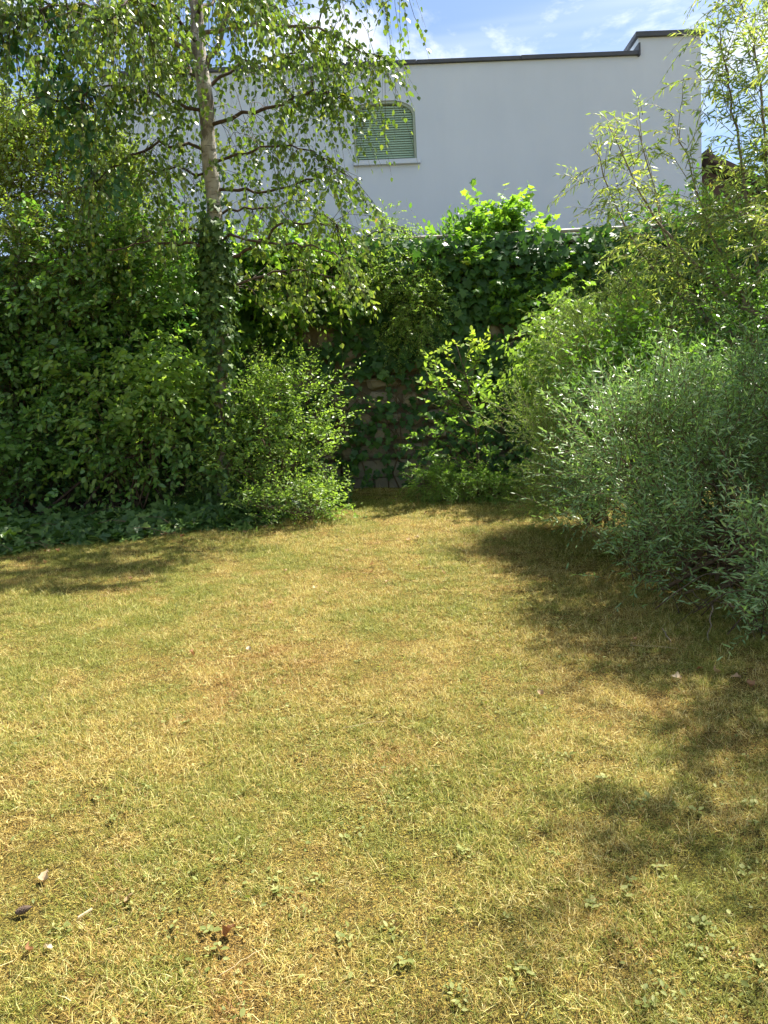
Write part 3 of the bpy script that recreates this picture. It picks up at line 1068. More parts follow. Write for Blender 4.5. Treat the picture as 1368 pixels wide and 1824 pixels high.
def wires():
    for px, py, w in ((700, 480, 0), (650, 530, 0), (900, 560, 0), (1000, 660, 1)):
        p = W(px, py, WALL_Y - .10)
        z = p[2]
        root = empty('training_wire', (0, WALL_Y - .1, z), ['taut wire under the handrail on the creeper wall', 'taut wire across the upper creeper leaves', 'taut wire across the wall at sapling top height', 'taut wire low on the wall behind the fine leaved shrubs'][[480, 530, 560, 660].index(py)], 'wire', 'training wires on the stone wall')
        off = (0, WALL_Y - .1, z)
        MB().tube([(-5, WALL_Y - .1, z), (-1, WALL_Y - .1, z - .012), (3, WALL_Y - .1, z + .004), (6, WALL_Y - .1, z)], .004, 5).build('strand', M['wire'], root, True, off)
        for x in (-4.2, -1.2, 1.6, 4.5):
            MB().tube([(x, WALL_Y - .115, z), (x, WALL_Y + .06, z)], .007, 6).build('eye_bolt', M['wire'], root, True, off)


wires()


# ================================================================== CREEPERS ON THE WALL
def vnoise(P, s, seed=0):
    """cheap smooth noise from sines"""
    r = np.random.default_rng(seed)
    v = np.zeros(len(P))
    for i in range(6):
        k = r.normal(size=P.shape[1]) * s * (1 + .5 * i)
        v += np.sin(P @ k + r.uniform(0, 6.28)) / (1 + .4 * i)
    return v / 2.2


def wall_creeper():
    base = np.array([-.9, WALL_Y - .12, float(gz(0, WALL_Y - .1))])
    root = empty('wall_creeper', base, 'dark green lobed-leaf creeper clothing the stone wall', 'creeper')
    n = 17000
    x = rng.uniform(-5.5, 6.0, n)
    zlo, zhi = base[2] + .05, WALL_TOP + .02
    z = rng.uniform(zlo, zhi, n)
    px, py = project(np.stack([x, np.full(n, WALL_Y), z], -1))
    nv = vnoise(np.stack([x, z], -1), 2.6, 3)
    # bare masonry shows low in the middle and in a few gaps
    dens = np.clip((690 - py) / 60, 0, 1)
    bare = ((px > 560) & (px < 800) & (py > 690))
    dens = np.maximum(dens, np.where(px > 800, .85, .0))
    dens = np.maximum(dens, np.where(px < 560, .8, 0))
    dens = np.where(bare, .34, dens)
    def hole(cx, cy, rx, ry):
        return ((px - cx) / rx) ** 2 + ((py - cy) / ry) ** 2 < 1
    hol = hole(565, 600, 48, 26) | hole(1170, 600, 55, 24) | hole(900, 590, 34, 20) | hole(545, 670, 26, 24)
    dens = np.where(hol, .08, dens)
    keep = (rng.random(n) < dens) & (nv > -1.15)
    x, z, nv, py = x[keep], z[keep], nv[keep], py[keep]
    n = len(x)
    thick = .06 + .12 * (nv + 1) + .16 * np.clip((z - (zhi - 1.1)) / 1.1, 0, 1)
    y = WALL_Y - .06 - thick * rng.uniform(.1, 1, n)
    P = np.stack([x, y, z], -1)
    D = nrm(np.array([0, -.35, -1.0]) + rng.normal(size=(n, 3)) * .38)
    Nn = nrm(np.array([0, -1.0, .55]) + rng.normal(size=(n, 3)) * .33)
    S = rng.uniform(.07, .155, n) * np.where(py > 690, .75, 1)
    RND = np.clip(rng.random(n) * .7 + .15 * nv + .15, 0, 1)
    put_leaves(root, base, T_MAPLE, 'creeper', (P, D, Nn, S, RND), M['creeper_leaf'], 300)
    mb = MB()
    for i in range(34):
        x0 = rng.uniform(-3.5, 4.5)
        p0 = np.array([x0, WALL_Y - .07, float(gz(x0, WALL_Y)) - .02])
        p1 = np.array([x0 + rng.normal() * 1.0, WALL_Y - .07, rng.uniform(1.8, WALL_TOP)])
        pts = curve(p0, p1, 12, 0, .03); pts[:, 1] = WALL_Y - .065 - .02 * rng.random(12)
        mb.tube(pts, np.linspace(.011, .003, 12), 5)
    for i in range(60):      # fine bare runners over the open masonry
        p0 = W(rng.uniform(560, 800), rng.uniform(690, 850), WALL_Y - .06)
        p1 = p0 + np.array([rng.normal() * .5, 0, rng.normal() * .16])
        pts = curve(p0, p1, 7, .1, .05); pts[:, 1] = WALL_Y - .065 - .015 * rng.random(7)
        mb.tube(pts, .0028, 4)
    mb.build('stems', M['twig'], root, True, tuple(base))
    return root


wall_creeper()


def B(px, py, Y, rx, ry, rz):
    return (W(px, py, Y), (rx, ry, rz))


TOPZ = WALL_TOP + .0
# shrubs that stand on the terrace and lean over the wall
shrub('overhanging_bush', 'broad lobed-leaf bush with sunlit crown spilling over the wall top', 'bush', (1.75, WALL_Y + .55, TOPZ - .1),
      [B(895, 474, 10.55, .55, .3, .33), B(860, 515, 10.3, .5, .15, .4), B(950, 530, 10.3, .55, .15, .45), B(965, 492, 10.5, .22, .2, .24), B(925, 425, 10.6, .16, .15, .2), B(870, 420, 10.6, .12, .15, .2)], T_MAPLE, 'crest', M['crest_leaf'],
      46, 760, 7, .098, .3, cr=.13, droop=.3, up=.8, hang=.35, updir=.75, single=200, shoots=.12)
shrub('laurel_bush', 'upright glossy laurel bush rising beside the trailing shrub on the wall', 'bush', (.92, WALL_Y + .6, TOPZ - .1),
      [B(812, 452, 10.5, .18, .2, .2), B(775, 470, 10.5, .2, .2, .2), B(830, 470, 10.4, .25, .2, .35), B(775, 500, 10.2, .14, .12, .5)], T_OVAL, 'laurel', M['laurel_leaf'],
      20, 190, 9, .10, .32, cr=.1, droop=.02, up=.2, hang=-.15, updir=1.2, single=120)
shrub('trailing_shrub', 'fine leaved shrub trailing in a column down the wall', 'bush', (.25, WALL_Y + .55, TOPZ - .1),
      [B(692, 408, 10.4, .09, .15, .12), B(712, 470, 10.3, .4, .25, .22), B(725, 505, 9.95, .42, .15, .33), B(750, 560, 9.85, .32, .15, .36), B(655, 490, 10.25, .45, .2, .24), B(720, 610, 10.1, .3, .12, .25)], T_SMALL, 'trail', M['light_leaf'],
      80, 1800, 11, .039, .2, cr=.08, droop=.5, up=.4, hang=.3, updir=.2, stem=.012)
shrub('wall_top_hedge', 'dark leafy hedge on the wall top behind the willow shoots', 'hedge', (4.2, WALL_Y + .6, TOPZ - .1),
      [B(1120, 475, 10.5, .5, .3, .34), B(1200, 440, 10.6, .7, .4, .5), B(1320, 430, 10.8, .8, .5, .6), B(1150, 530, 10.3, .7, .2, .4), B(1440, 450, 11, .9, .5, .8)], T_OVAL, 'hedge', M['creeper_leaf'],
      70, 1300, 8, .085, .3, cr=.18, droop=.3, updir=.4)
shrub('ivy_crest', 'yellow-green creeper crest on the wall behind the birch', 'creeper', (-1.8, WALL_Y + .5, TOPZ - .1),
      [B(520, 480, 10.2, .75, .3, .25), B(440, 480, 10.3, .6, .3, .3), B(590, 500, 10.1, .4, .25, .3), B(540, 540, 10.0, .6, .2, .22)], T_MAPLE, 'ivycrest', M['crest_leaf'],
      40, 560, 6, .10, .28, cr=.15, droop=.4, up=.8, hang=.4, updir=.4)

# ================================================================== LEFT THICKET
shrub('fine_leaved_tree', 'sunlit yellow-green small-leaved tree rising above the thicket', 'tree', (-5.0, 10.0, float(gz(-5, 10))),
      [B(50, 310, 10.0, .95, .5, .7), B(170, 350, 9.9, .6, .4, .6), B(-120, 310, 10.0, 1.0, .6, 1.1), B(60, 400, 9.6, 1.0, .4, .5), B(220, 420, 9.5, .7, .4, .42), B(100, 460, 9.2, 1.1, .3, .35), B(30, 250, 10.0, .8, .4, .4), B(150, 290, 9.9, .5, .35, .35)], T_SMALL, 'fine', M['pale_leaf'],
      170, 5600, 11, .052, .28, cr=.15, droop=.25, stem=.03, stems=18)
shrub('leafy_thicket', 'dense dark broad-leaved thicket overhanging the ivy bed', 'shrub', (-3.9, 9.2, float(gz(-3.9, 9.2))),
      [B(100, 560, 9.1, 1.0, .5, .75), B(260, 560, 8.9, .8, .5, .7), B(60, 690, 9.1, .9, .45, .6), B(230, 700, 8.8, .75, .45, .65), B(320, 740, 8.7, .3, .35, .6),
       B(-160, 600, 9.0, 1.2, .6, 1.3), B(140, 480, 9.0, 1.1, .5, .45), B(300, 470, 9.0, .6, .4, .45), B(270, 800, 8.6, .4, .3, .3), B(60, 800, 8.9, .7, .3, .35), B(180, 810, 8.8, .5, .3, .3), B(-200, 800, 8.9, .9, .4, .5), B(20, 850, 8.7, .5, .25, .22), B(130, 860, 8.6, .45, .2, .18)], T_OVAL, 'thicket', M['thicket_leaf'],
      80, 2900, 9, .092, .36, cr=.17, shoots=.1, rin=.3, droop=.3, up=.65, hang=.25, updir=.25, stem=.022, single=300, stems=3, stemr=.5, twigmat='twig_dark')
shrub('arching_shrub', 'lighter green arching shrub with oval leaves in front of the dark thicket', 'shrub', (-3.0, 8.9, float(gz(-3.0, 8.9))),
      [B(270, 700, 8.5, .45, .25, .5), B(210, 790, 8.4, .4, .2, .3), B(300, 800, 8.3, .28, .2, .3), B(330, 660, 8.5, .22, .2, .4), B(150, 700, 8.6, .35, .2, .35)], T_OVAL, 'arching', M['light_leaf'],
      26, 380, 9, .098, .42, cr=.15, droop=.5, up=.7, hang=.35, updir=.3, stem=.012, stems=9, rin=.2, single=150, shoots=.15)
shrub('thicket_backing', 'dark leaf layer added behind the thicket to keep light out of its hollow', 'shrub', (-3.6, 9.9, float(gz(-3.6, 9.9))),  # back layer of leaves added so the thicket's inside stays dark
      [B(120, 780, 9.8, 1.5, .3, .8), B(300, 700, 9.8, .8, .3, 1.0), B(-200, 760, 9.8, 1.4, .3, 1.0), B(120, 560, 9.9, 1.6, .25, 1.0)], T_OVAL, 'backing', M['vine_leaf'],
      80, 1500, 8, .09, .36, cr=.25, droop=.3, stem=.02, stems=20, stemr=.9, twigmat='twig_dark')
shrub('hanging_vine', 'dark five-fingered vine hanging from the birch over the pale tree', 'vine', (-3.6, 8.2, float(gz(-3.6, 8.2))),
      [B(120, 210, 8.0, .32, .2, .5), B(150, 120, 8.1, .4, .2, .4), B(60, 60, 8.1, .5, .25, .35), B(170, 330, 8.0, .22, .15, .35)], T_OVAL, 'vine', M['vine_leaf'],
      26, 210, 5, .105, .10, cr=.12, droop=.8, up=.3, hang=.9, updir=-.3, stem=.008, trunk=False, single=100)
shrub('light_shrub', 'light green small-leaved shrub beside the ivy-clad birch trunk', 'shrub', (-1.25, 8.8, float(gz(-1.25, 8.8))),
      [B(470, 740, 8.75, .42, .35, .42), B(528, 735, 8.8, .34, .3, .34), B(440, 820, 8.6, .34, .3, .38), B(545, 790, 8.7, .24, .25, .26), B(395, 850, 8.4, .3, .25, .3), B(500, 835, 8.6, .35, .3, .18), B(575, 700, 8.9, .12, .12, .16), B(470, 670, 8.8, .14, .12, .2)], T_SMALL, 'lshrub', M['light_leaf'],
      48, 800, 11, .056, .32, cr=.11, droop=.15, up=.5, hang=.1, updir=.65, stem=.012, shoots=.25, rin=.15)
shrub('bed_end_plant', 'small feathery green plant at the end of the ivy bed', 'plant', (-.78, 8.15, float(gz(-.78, 8.15))),
      [B(555, 893, 8.0, .3, .2, .08), B(470, 908, 7.9, .35, .15, .08), B(598, 880, 8.3, .1, .1, .06)], T_SMALL, 'bedend', M['light_leaf'],
      34, 330, 9, .045, .2, cr=.09, droop=.15, updir=.6, stem=.006, shoots=.2)


def ground_ivy():
    base = np.array([-2.6, 8.0, float(gz(-2.6, 8.0))])
    root = empty('ground_ivy', base, 'low dark ivy carpeting the bed edge along the lawn', 'ivy')
    n = 9000
    x = rng.uniform(-7.5, BEDP[-1, 0] + .05, n)
    f = bed_front(np.minimum(x, BEDP[-1, 0]))
    dep = rng.random(n) ** 1.25 * 1.7
    y = f + dep - .07 + .06 * np.sin(x * 5.3) + .04 * np.sin(x * 13)
    hgt = np.clip(dep / .35, .12, 1) * (.17 + .1 * vnoise(np.stack([x, y], -1), 3.0, 9))
    z = gz(x, y) + .02 + np.clip(hgt, .03, .5) * rng.random(n) ** .6
    keep = y < WALL_Y - .15
    P = np.stack([x, y, z], -1)[keep]
    n = len(P)
    D = nrm(np.array([.05, -.75, -.35]) + rng.normal(size=(n, 3)) * .55)
    Nn = nrm(np.array([.1, -.45, 1.0]) + rng.normal(size=(n, 3)) * .4)
    S = rng.uniform(.055, .125, n)
    put_leaves(root, base, T_IVY, 'ivy', (P, D, Nn, S, rng.random(n)), M['ivy_leaf'], 300)
    mb = MB()
    for i in range(70):
        x0 = rng.uniform(-5.5, BEDP[-1, 0] - .1); y0 = bed_front(x0) + rng.uniform(.05, .8)
        p0 = np.array([x0, y0, gz(x0, y0) + .05]); x1, y1 = x0 + rng.normal() * .4, y0 - rng.uniform(.05, .3)
        mb.tube(curve(p0, np.array([x1, y1, gz(x1, y1) + .04]), 6, .12, .04), .003, 4)
    mb.build('stems', M['twig'], root, True, tuple(base))


ground_ivy()

# ================================================================== BIRCH
TRUNK_PX = [(398, 905, 8.6), (396, 800, 8.6), (392, 660, 8.6), (388, 540, 8.6), (384, 440, 8.6), (378, 330, 8.58), (370, 230, 8.55), (361, 140, 8.52), (352, 60, 8.5), (345, -20, 8.5), (338, -130, 8.5), (332, -260, 8.52), (330, -400, 8.55)]


def birch():
    tp = np.array([W(*q) for q in TRUNK_PX])
    base = tp[0].copy(); base[2] = float(gz(base[0], base[1]))
    tp[0] = base - np.array([0, 0, .08])
    root = empty('birch_tree', base, 'tall birch with peeling white bark and drooping branches over the bed', 'tree')
    # finer path
    s = np.linspace(0, len(tp) - 1, 60)
    path = np.stack([np.interp(s, np.arange(len(tp)), tp[:, i]) for i in range(3)], -1)
    path[2:] += .012 * np.stack([np.sin(s[2:] * 3.1), np.cos(s[2:] * 2.3), 0 * s[2:]], -1)
    rad = np.interp(s, [0, .6, 2, 5, 8, 10, 12], [.13, .1, .092, .084, .075, .06, .032]) * (1 + .05 * np.sin(s * 5.1))
    MB().tube(path, rad, 14, .10).build('trunk', M['birch_bark'], root, True, tuple(base))

    def at(px_y):
        # point of the trunk at a picture height
        ys = np.array([q[1] for q in TRUNK_PX])[::-1]
        f = np.interp(px_y, ys, np.arange(len(ys))[::-1])
        return np.array([np.interp(f, np.arange(len(tp)), tp[:, i]) for i in range(3)])
    limbs = [
        (445, [(330, 436, 8.4), (268, 428, 8.2), (190, 452, 8.0)], .03),
        (470, [(450, 440, 8.4), (508, 396, 8.2), (580, 400, 8.0)], .032),
        (340, [(480, 343, 8.6), (560, 318, 8.6), (600, 310, 8.5)], .026),
        (225, [(470, 192, 8.3), (560, 162, 8.1), (610, 175, 8.0)], .03),
        (125, [(392, 75, 8.5), (430, -40, 8.6), (500, -160, 8.5)], .045),
        (100, [(250, 40, 8.3), (140, 5, 8.1), (20, 30, 7.9)], .038),
        (60, [(470, 40, 8.3), (570, 50, 8.1), (690, 110, 8.0)], .034),
        (265, [(285, 255, 8.4), (215, 290, 8.2), (120, 350, 8.0)], .026),
        (310, [(300, 300, 8.8), (240, 325, 9.0)], .022),
        (405, [(300, 415, 8.9), (180, 430, 9.1)], .024),
        (520, [(500, 480, 8.5), (620, 490, 8.3)], .024),
        (-40, [(470, -120, 8.2), (610, -120, 8.0), (715, -40, 7.9)], .036),
        (-90, [(220, -150, 8.1), (80, -120, 7.9), (-60, -40, 7.7)], .036),
        (-150, [(450, -260, 8.6), (600, -260, 8.6), (700, -160, 8.5)], .034),
        (-180, [(220, -260, 8.8), (60, -260, 8.8), (-80, -180, 8.7)], .034),
        (-60, [(350, -160, 7.6), (340, -190, 6.9), (330, -150, 6.5)], .034),
        (30, [(370, -20, 7.8), (420, -40, 7.2), (470, 0, 6.9)], .03),
        (80, [(300, 20, 7.9), (230, 0, 7.3), (170, 40, 7.0)], .03),
        (160, [(330, 110, 9.2), (280, 90, 9.9)], .028),
        (20, [(420, -30, 9.2), (500, -60, 9.9)], .028),
        (200, [(280, 170, 8.3), (200, 150, 8.1), (110, 180, 7.9)], .028),
        (160, [(440, 110, 8.7), (540, 90, 8.8), (620, 130, 8.8)], .026),
        (290, [(450, 265, 8.2), (520, 260, 8.0), (600, 290, 7.9)], .024),
        (380, [(450, 370, 8.9), (540, 360, 9.0), (600, 400, 9.0)], .022),
        (420, [(470, 430, 8.2), (560, 440, 8.0), (630, 470, 7.9)], .024),
    ]
    starts, dirs, lens, LIMBC = [], [], [], []
    for h, pts, r in limbs:
        a = at(h)
        P = np.array([a] + [W(*q) for q in pts])
        ss = np.linspace(0, len(P) - 1, 4 * len(P))
        cv = np.stack([np.interp(ss, np.arange(len(P)), P[:, i]) for i in range(3)], -1)
        cv[1:] += rng.normal(size=(len(cv) - 1, 3)) * .018
        MB().tube(cv, np.linspace(r * .75, r * .2, len(cv)), 7, .12).build('limb', M['twig_dark'] if r < .034 else M['bark'], root, True, tuple(base))
        LIMBC.append(cv)
        total = np.linalg.norm(np.diff(cv, axis=0), axis=1).sum()
        m = int((28 if cv[-1, 2] < 6.6 else 11) * total * (.3 if h > 400 else .5 if h > 240 else 1))
        f = rng.uniform(.28, 1.0, m) ** .8 * (len(cv) - 1)
        st = np.stack([np.interp(f, np.arange(len(cv)), cv[:, i]) for i in range(3)], -1)
        ld = nrm(cv[-1] - cv[0])
        dd = nrm(ld * .55 + rng.normal(size=(m, 3)) * .6 + np.array([0, 0, .1]))
        starts.append(st); dirs.append(dd); lens.append(rng.uniform(.3, 1.0, m))
    A = np.concatenate(starts); Tn = np.concatenate(dirs); L = np.concatenate(lens)
    arr, C = sprays(A, Tn, L * .55, 11, .067, droop=1.45, spread=.7, up=.25, hang=.75, t0=.12, jit=.45, petiole=.018)
    # side shoots fill the crown between the limbs, each tied back to the limb next to it
    n = 3100
    qx = rng.uniform(-60, 745, n); qy = rng.uniform(-60, 430, n); qd = rng.uniform(7.3, 9.5, n)
    A2 = np.array([W(a_, b_, c_) for a_, b_, c_ in zip(qx, qy, qd)])
    dens = np.where(qx < 330, 1.0, np.interp(qx, [330, 420, 560, 700, 745], [.9, .8, .62, .45, .15]))
    dens = dens * np.where((qx > 400) & (qy > 250), .8, 1) * np.where((qx > 190) & (qx < 250) & (qy > 150) & (qy < 260), .15, 1)
    dens = dens * np.where(qx < 150, np.interp(qy, [0, 200, 330], [1, .7, .35]), 1)
    dens = dens * np.where((qx > 325) & (qx < 405) & (qd < 8.6), .35, 1) * np.where((qx > 590) & (qy > 140) & (qy < 310), .22, 1) * np.where((qx < 250) & (qy > 230), .3, 1)
    gate = vnoise(A2, 2.4, 14)
    dens = dens * np.where(qx > 400, .8, 1)
    keep = rng.random(n) < dens * np.clip(.75 + .6 * gate, .1, 1)
    A2 = A2[keep]
    LC = np.concatenate(LIMBC)
    near = LC[np.array([np.argmin(((LC - a_) ** 2 * np.array([1, 1, .6])).sum(-1) + np.where(LC[:, 2] < a_[2] - .2, 1, 0)) for a_ in A2])]
    ok = np.linalg.norm(A2 - near, axis=1) < np.where(A2[:, 0] < -1.9, .8, .58)
    A2, near = A2[ok], near[ok]
    n = len(A2)
    d2 = nrm((A2 - near) * np.array([1, 1, .2]) + rng.normal(size=(n, 3)) * .25)
    L2 = rng.uniform(.25, .6, n)
    arr2, C2 = sprays(A2, d2, L2 * .6, 10, .067, droop=1.4, spread=.75, up=.3, hang=.7, t0=.05, jit=.45, petiole=.018)
    tt = np.array([0, .5, 1.0])[None, :, None]
    C3 = near[:, None, :] * (1 - tt) + A2[:, None, :] * tt + np.array([0, 0, 1.0]) * (.12 * np.sin(math.pi * tt) * np.linalg.norm(A2 - near, axis=1)[:, None, None])
    # low outer boughs over the creeper wall
    n = 80
    A4 = np.array([W(a_, b_, c_) for a_, b_, c_ in zip(rng.uniform(430, 650, n), rng.uniform(405, 545, n), rng.uniform(8.3, 9.5, n))])
    arr4, C4 = sprays(A4, nrm(rng.normal(size=(n, 3)) * .5 + np.array([.7, 0, .1])), rng.uniform(.15, .35, n), 8, .072, droop=1.0, spread=.8, up=.4, hang=.6, jit=.4, petiole=.018)
    arr4 = (*arr4[:4], np.clip(arr4[4] * .55 + .42, 0, .99))
    near4 = LC[np.array([np.argmin(((LC - a_) ** 2).sum(-1)) for a_ in A4])]
    C5 = near4[:, None, :] * (1 - tt) + A4[:, None, :] * tt
    allv = cat([arr, arr2, arr4])
    put_leaves(root, base, T_BIRCH, 'birch', allv, M['birch_leaf'], 300, 'crown')
    tw = link('twigs', twigs_mesh('twigs', np.concatenate([C, C2, C4]), .003, base), root, M['twig_dark']); tw['kind'] = 'stuff'
    tw = link('shoots', twigs_mesh('shoots', np.concatenate([C3, C5]), .0036, base, .0025), root, M['twig_dark']); tw['kind'] = 'stuff'
    return tp, base


TP, BIRCH_BASE = birch()


def trunk_ivy():
    base = BIRCH_BASE + np.array([.12, -.2, 0])
    root = empty('trunk_ivy', base, 'ivy climbing the lower birch trunk', 'ivy')
    n = 3600
    f = rng.uniform(0, 4.5, n)
    f = np.where(rng.random(n) < .25, rng.uniform(3.2, 4.9, n), f)
    c = np.stack([np.interp(f, np.arange(len(TP)), TP[:, i]) for i in range(3)], -1)
    side = np.sin(f * 2.2) * .5 - .3
    ang = rng.normal(size=n) * 1.5 + side
    nv = vnoise(np.stack([f, ang], -1), 2.0, 4)
    keep = ((nv > -.45) | (f < .7)) & (rng.random(n) < np.interp(f, [3.4, 4.0, 4.9], [1, .55, .0]))
    f, c, ang = f[keep], c[keep], ang[keep]
    n = len(f)
    rr = .125 + rng.random(n) ** 2 * .11
    o = np.stack([np.sin(ang), -np.cos(ang), np.zeros(n)], -1)
    P = c + o * rr[:, None]
    P[:, 2] = np.maximum(P[:, 2], BIRCH_BASE[2] + .05)
    D = nrm(np.array([0, 0, -1.0]) + o * .35 + rng.normal(size=(n, 3)) * .4)
    Nn = nrm(o + np.array([0, 0, .5]) + rng.normal(size=(n, 3)) * .3)
    put_leaves(root, base, T_IVY, 'ivy', (P, D, Nn, rng.uniform(.045, .095, n), rng.random(n)), M['ivy_leaf'], 200)
    mb = MB()
    for a0 in (-.7, .3, 1.0):
        ff = np.linspace(.1, 4.3, 26)
        cc = np.stack([np.interp(ff, np.arange(len(TP)), TP[:, i]) for i in range(3)], -1)
        aa = a0 + .35 * np.sin(ff * 2.1 + a0)
        mb.tube(cc + .125 * np.stack([np.sin(aa), -np.cos(aa), 0 * aa], -1), np.linspace(.012, .004, 26), 5)
    mb.build('stems', M['twig'], root, True, tuple(base))


trunk_ivy()


# ================================================================== MIDDLE AND RIGHT
def sapling():
    b = W(852, 892, 8.85); b[2] = float(gz(b[0], b[1]))
    root = empty('sapling', b, 'young slender tree with sparse sunlit yellow-green leaves before the wall', 'tree')
    top = W(812, 612, 8.85)
    mid = W(846, 740, 8.85)
    pts = np.array([b - [0, 0, .05], W(851, 820, 8.85), mid, W(830, 670, 8.85), top])
    s = np.linspace(0, 4, 17)
    cv = np.stack([np.interp(s, np.arange(5), pts[:, i]) for i in range(3)], -1)
    MB().tube(cv, np.linspace(.016, .005, 17), 7).build('trunk', M['twig_dark'], root, True, tuple(b))
    ends = [(765, 640), (790, 625), (835, 608), (862, 625), (872, 660), (760, 690), (775, 720), (868, 700), (880, 720), (800, 670), (845, 650), (760, 665), (820, 690), (856, 740), (770, 750), (885, 690), (850, 690), (790, 700), (815, 730)]
    A, Tn, L = [], [], []
    for (ex, ey) in ends:
        e = W(ex, ey, 8.85 + rng.uniform(-.3, .3))
        f = np.clip(np.interp(ey + 60, [620, 830], [15.5, 4.5]), 3, 15.5)
        a = np.array([np.interp(f, np.arange(17), cv[:, i]) for i in range(3)])
        c2 = curve(a, e, 7, -.06, .02)
        MB().tube(c2, np.linspace(.007, .002, 7), 5).build('branch', M['twig'], root, True, tuple(b))
        for t in (.45, .75, .98):
            q = np.array([np.interp(t * 6, np.arange(7), c2[:, i]) for i in range(3)])
            A.append(q); Tn.append(nrm(nrm(e - a) + np.array([0, 0, .8]) + rng.normal(size=3) * .5)); L.append(rng.uniform(.12, .22))
    for (ex, ey) in [(745, 775), (730, 800), (760, 810), (870, 790), (880, 810), (740, 830), (775, 785), (830, 770), (800, 800), (865, 760), (785, 760)]:
        e = W(ex, ey, 8.8)
        c2 = curve(cv[3], e, 7, .1, .03)
        MB().tube(c2, np.linspace(.005, .002, 7), 5).build('branch', M['twig'], root, True, tuple(b))
        for t in (.7, .98):
            q = np.array([np.interp(t * 6, np.arange(7), c2[:, i]) for i in range(3)])
            A.append(q); Tn.append(nrm(rng.normal(size=3) + [0, 0, .5])); L.append(.14)
    A, Tn, L = np.array(A), np.array(Tn), np.array(L)
    h2 = len(A) // 2; pk = rng.choice(len(A), h2, replace=False)
    A = np.concatenate([A, A[pk] + rng.normal(size=(h2, 3)) * .05]); Tn = np.concatenate([Tn, nrm(Tn[pk] + rng.normal(size=(h2, 3)) * .6)]); L = np.concatenate([L, L[pk]])
    arr, C = sprays(A, Tn, L, 7, .085, droop=.1, up=.7, hang=-.05, jit=.3, t0=.1)
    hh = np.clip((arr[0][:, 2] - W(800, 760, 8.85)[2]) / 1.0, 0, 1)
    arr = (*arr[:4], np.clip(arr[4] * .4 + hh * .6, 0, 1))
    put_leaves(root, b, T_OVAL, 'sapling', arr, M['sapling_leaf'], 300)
    tw = link('twigs', twigs_mesh('twigs', C, .002, b), root, M['twig']); tw['kind'] = 'stuff'


sapling()

GJ = lambda px, py: G(px, py)
shrub('juniper', 'low spreading feathery juniper under the sapling', 'shrub', G(770, 872),
      [B(760, 862, 8.8, .26, .18, .08), B(800, 860, 8.85, .25, .18, .1)], T_LANCE, 'juniper', M['juniper_leaf'],
      36, 420, 18, .045, .24, cr=.06, droop=.5, up=.5, hang=.0, updir=.15, shoots=.12, jit=.25, spread=.7, stem=.01)
shrub('mounded_juniper', 'brighter mounded feathery juniper beside the sapling stem', 'shrub', G(868, 885),
      [B(868, 868, 8.8, .34, .26, .1), B(830, 872, 8.75, .2, .2, .06), B(898, 872, 8.8, .18, .2, .08)], T_LANCE, 'juniper', M['juniper_leaf'],
      40, 480, 18, .045, .24, cr=.06, droop=.5, up=.5, hang=.0, updir=.25, shoots=.1, jit=.25, spread=.7, stem=.01)
shrub('drooping_shrub', 'tall shrub with hanging pointed leaves before the creeper wall', 'shrub', G(985, 880),
      [B(968, 625, 8.7, .26, .25, .24), B(1005, 590, 8.7, .3, .3, .36), B(990, 670, 8.6, .32, .3, .3), B(1010, 680, 8.6, .4, .3, .5), B(1030, 790, 8.4, .4, .3, .5)], T_OVAL, 'droop', M['light_leaf'],
      70, 1000, 8, .075, .3, cr=.12, droop=.6, up=.4, hang=.7, updir=.3, stem=.012, single=150)
shrub('feathery_shrub', 'pale feathery shrub with hair-fine dry-tipped foliage', 'shrub', G(1060, 935),
      [B(1060, 580, 7.2, .34, .3, .31), B(1100, 560, 7.3, .22, .2, .25), B(1040, 680, 7.1, .4, .3, .36), B(960, 760, 7.1, .27, .25, .31), B(1010, 800, 7.0, .36, .3, .36), B(1110, 640, 7.1, .27, .25, .27), B(1040, 880, 6.9, .4, .3, .2)], T_NEEDLE, 'tamarisk', M['tamarisk_leaf'],
      100, 1700, 26, .045, .3, cr=.1, droop=.15, up=.5, hang=.0, updir=.7, jit=.3, spread=.55, stem=.011)
shrub('bright_shrub', 'saturated green leafy shrub behind the silvery bush', 'shrub', G(1150, 990),
      [B(1130, 690, 6.5, .36, .3, .26), B(1080, 730, 6.4, .3, .3, .26), B(1190, 700, 6.5, .32, .3, .3), B(1130, 640, 6.6, .28, .25, .14)], T_OVAL, 'bright', M['bright_leaf'],
      60, 900, 8, .06, .28, cr=.11, droop=.15, up=.5, hang=.1, updir=.7, stem=.01, single=100)
shrub('privet_shrub', 'dark small-leaved shrub under the willow boughs', 'shrub', (3.6, 7.0, float(gz(3.6, 7.0))),
      [B(1290, 640, 7.2, .7, .5, .5), B(1380, 700, 7.0, .8, .5, .8), B(1300, 760, 6.8, .6, .4, .5), B(1450, 600, 7.2, .8, .6, .8), B(1330, 560, 7.4, .6, .4, .4)], T_SMALL, 'privet', M['thicket_leaf'],
      110, 1900, 11, .055, .3, cr=.15, droop=.2, stem=.015, stems=20)


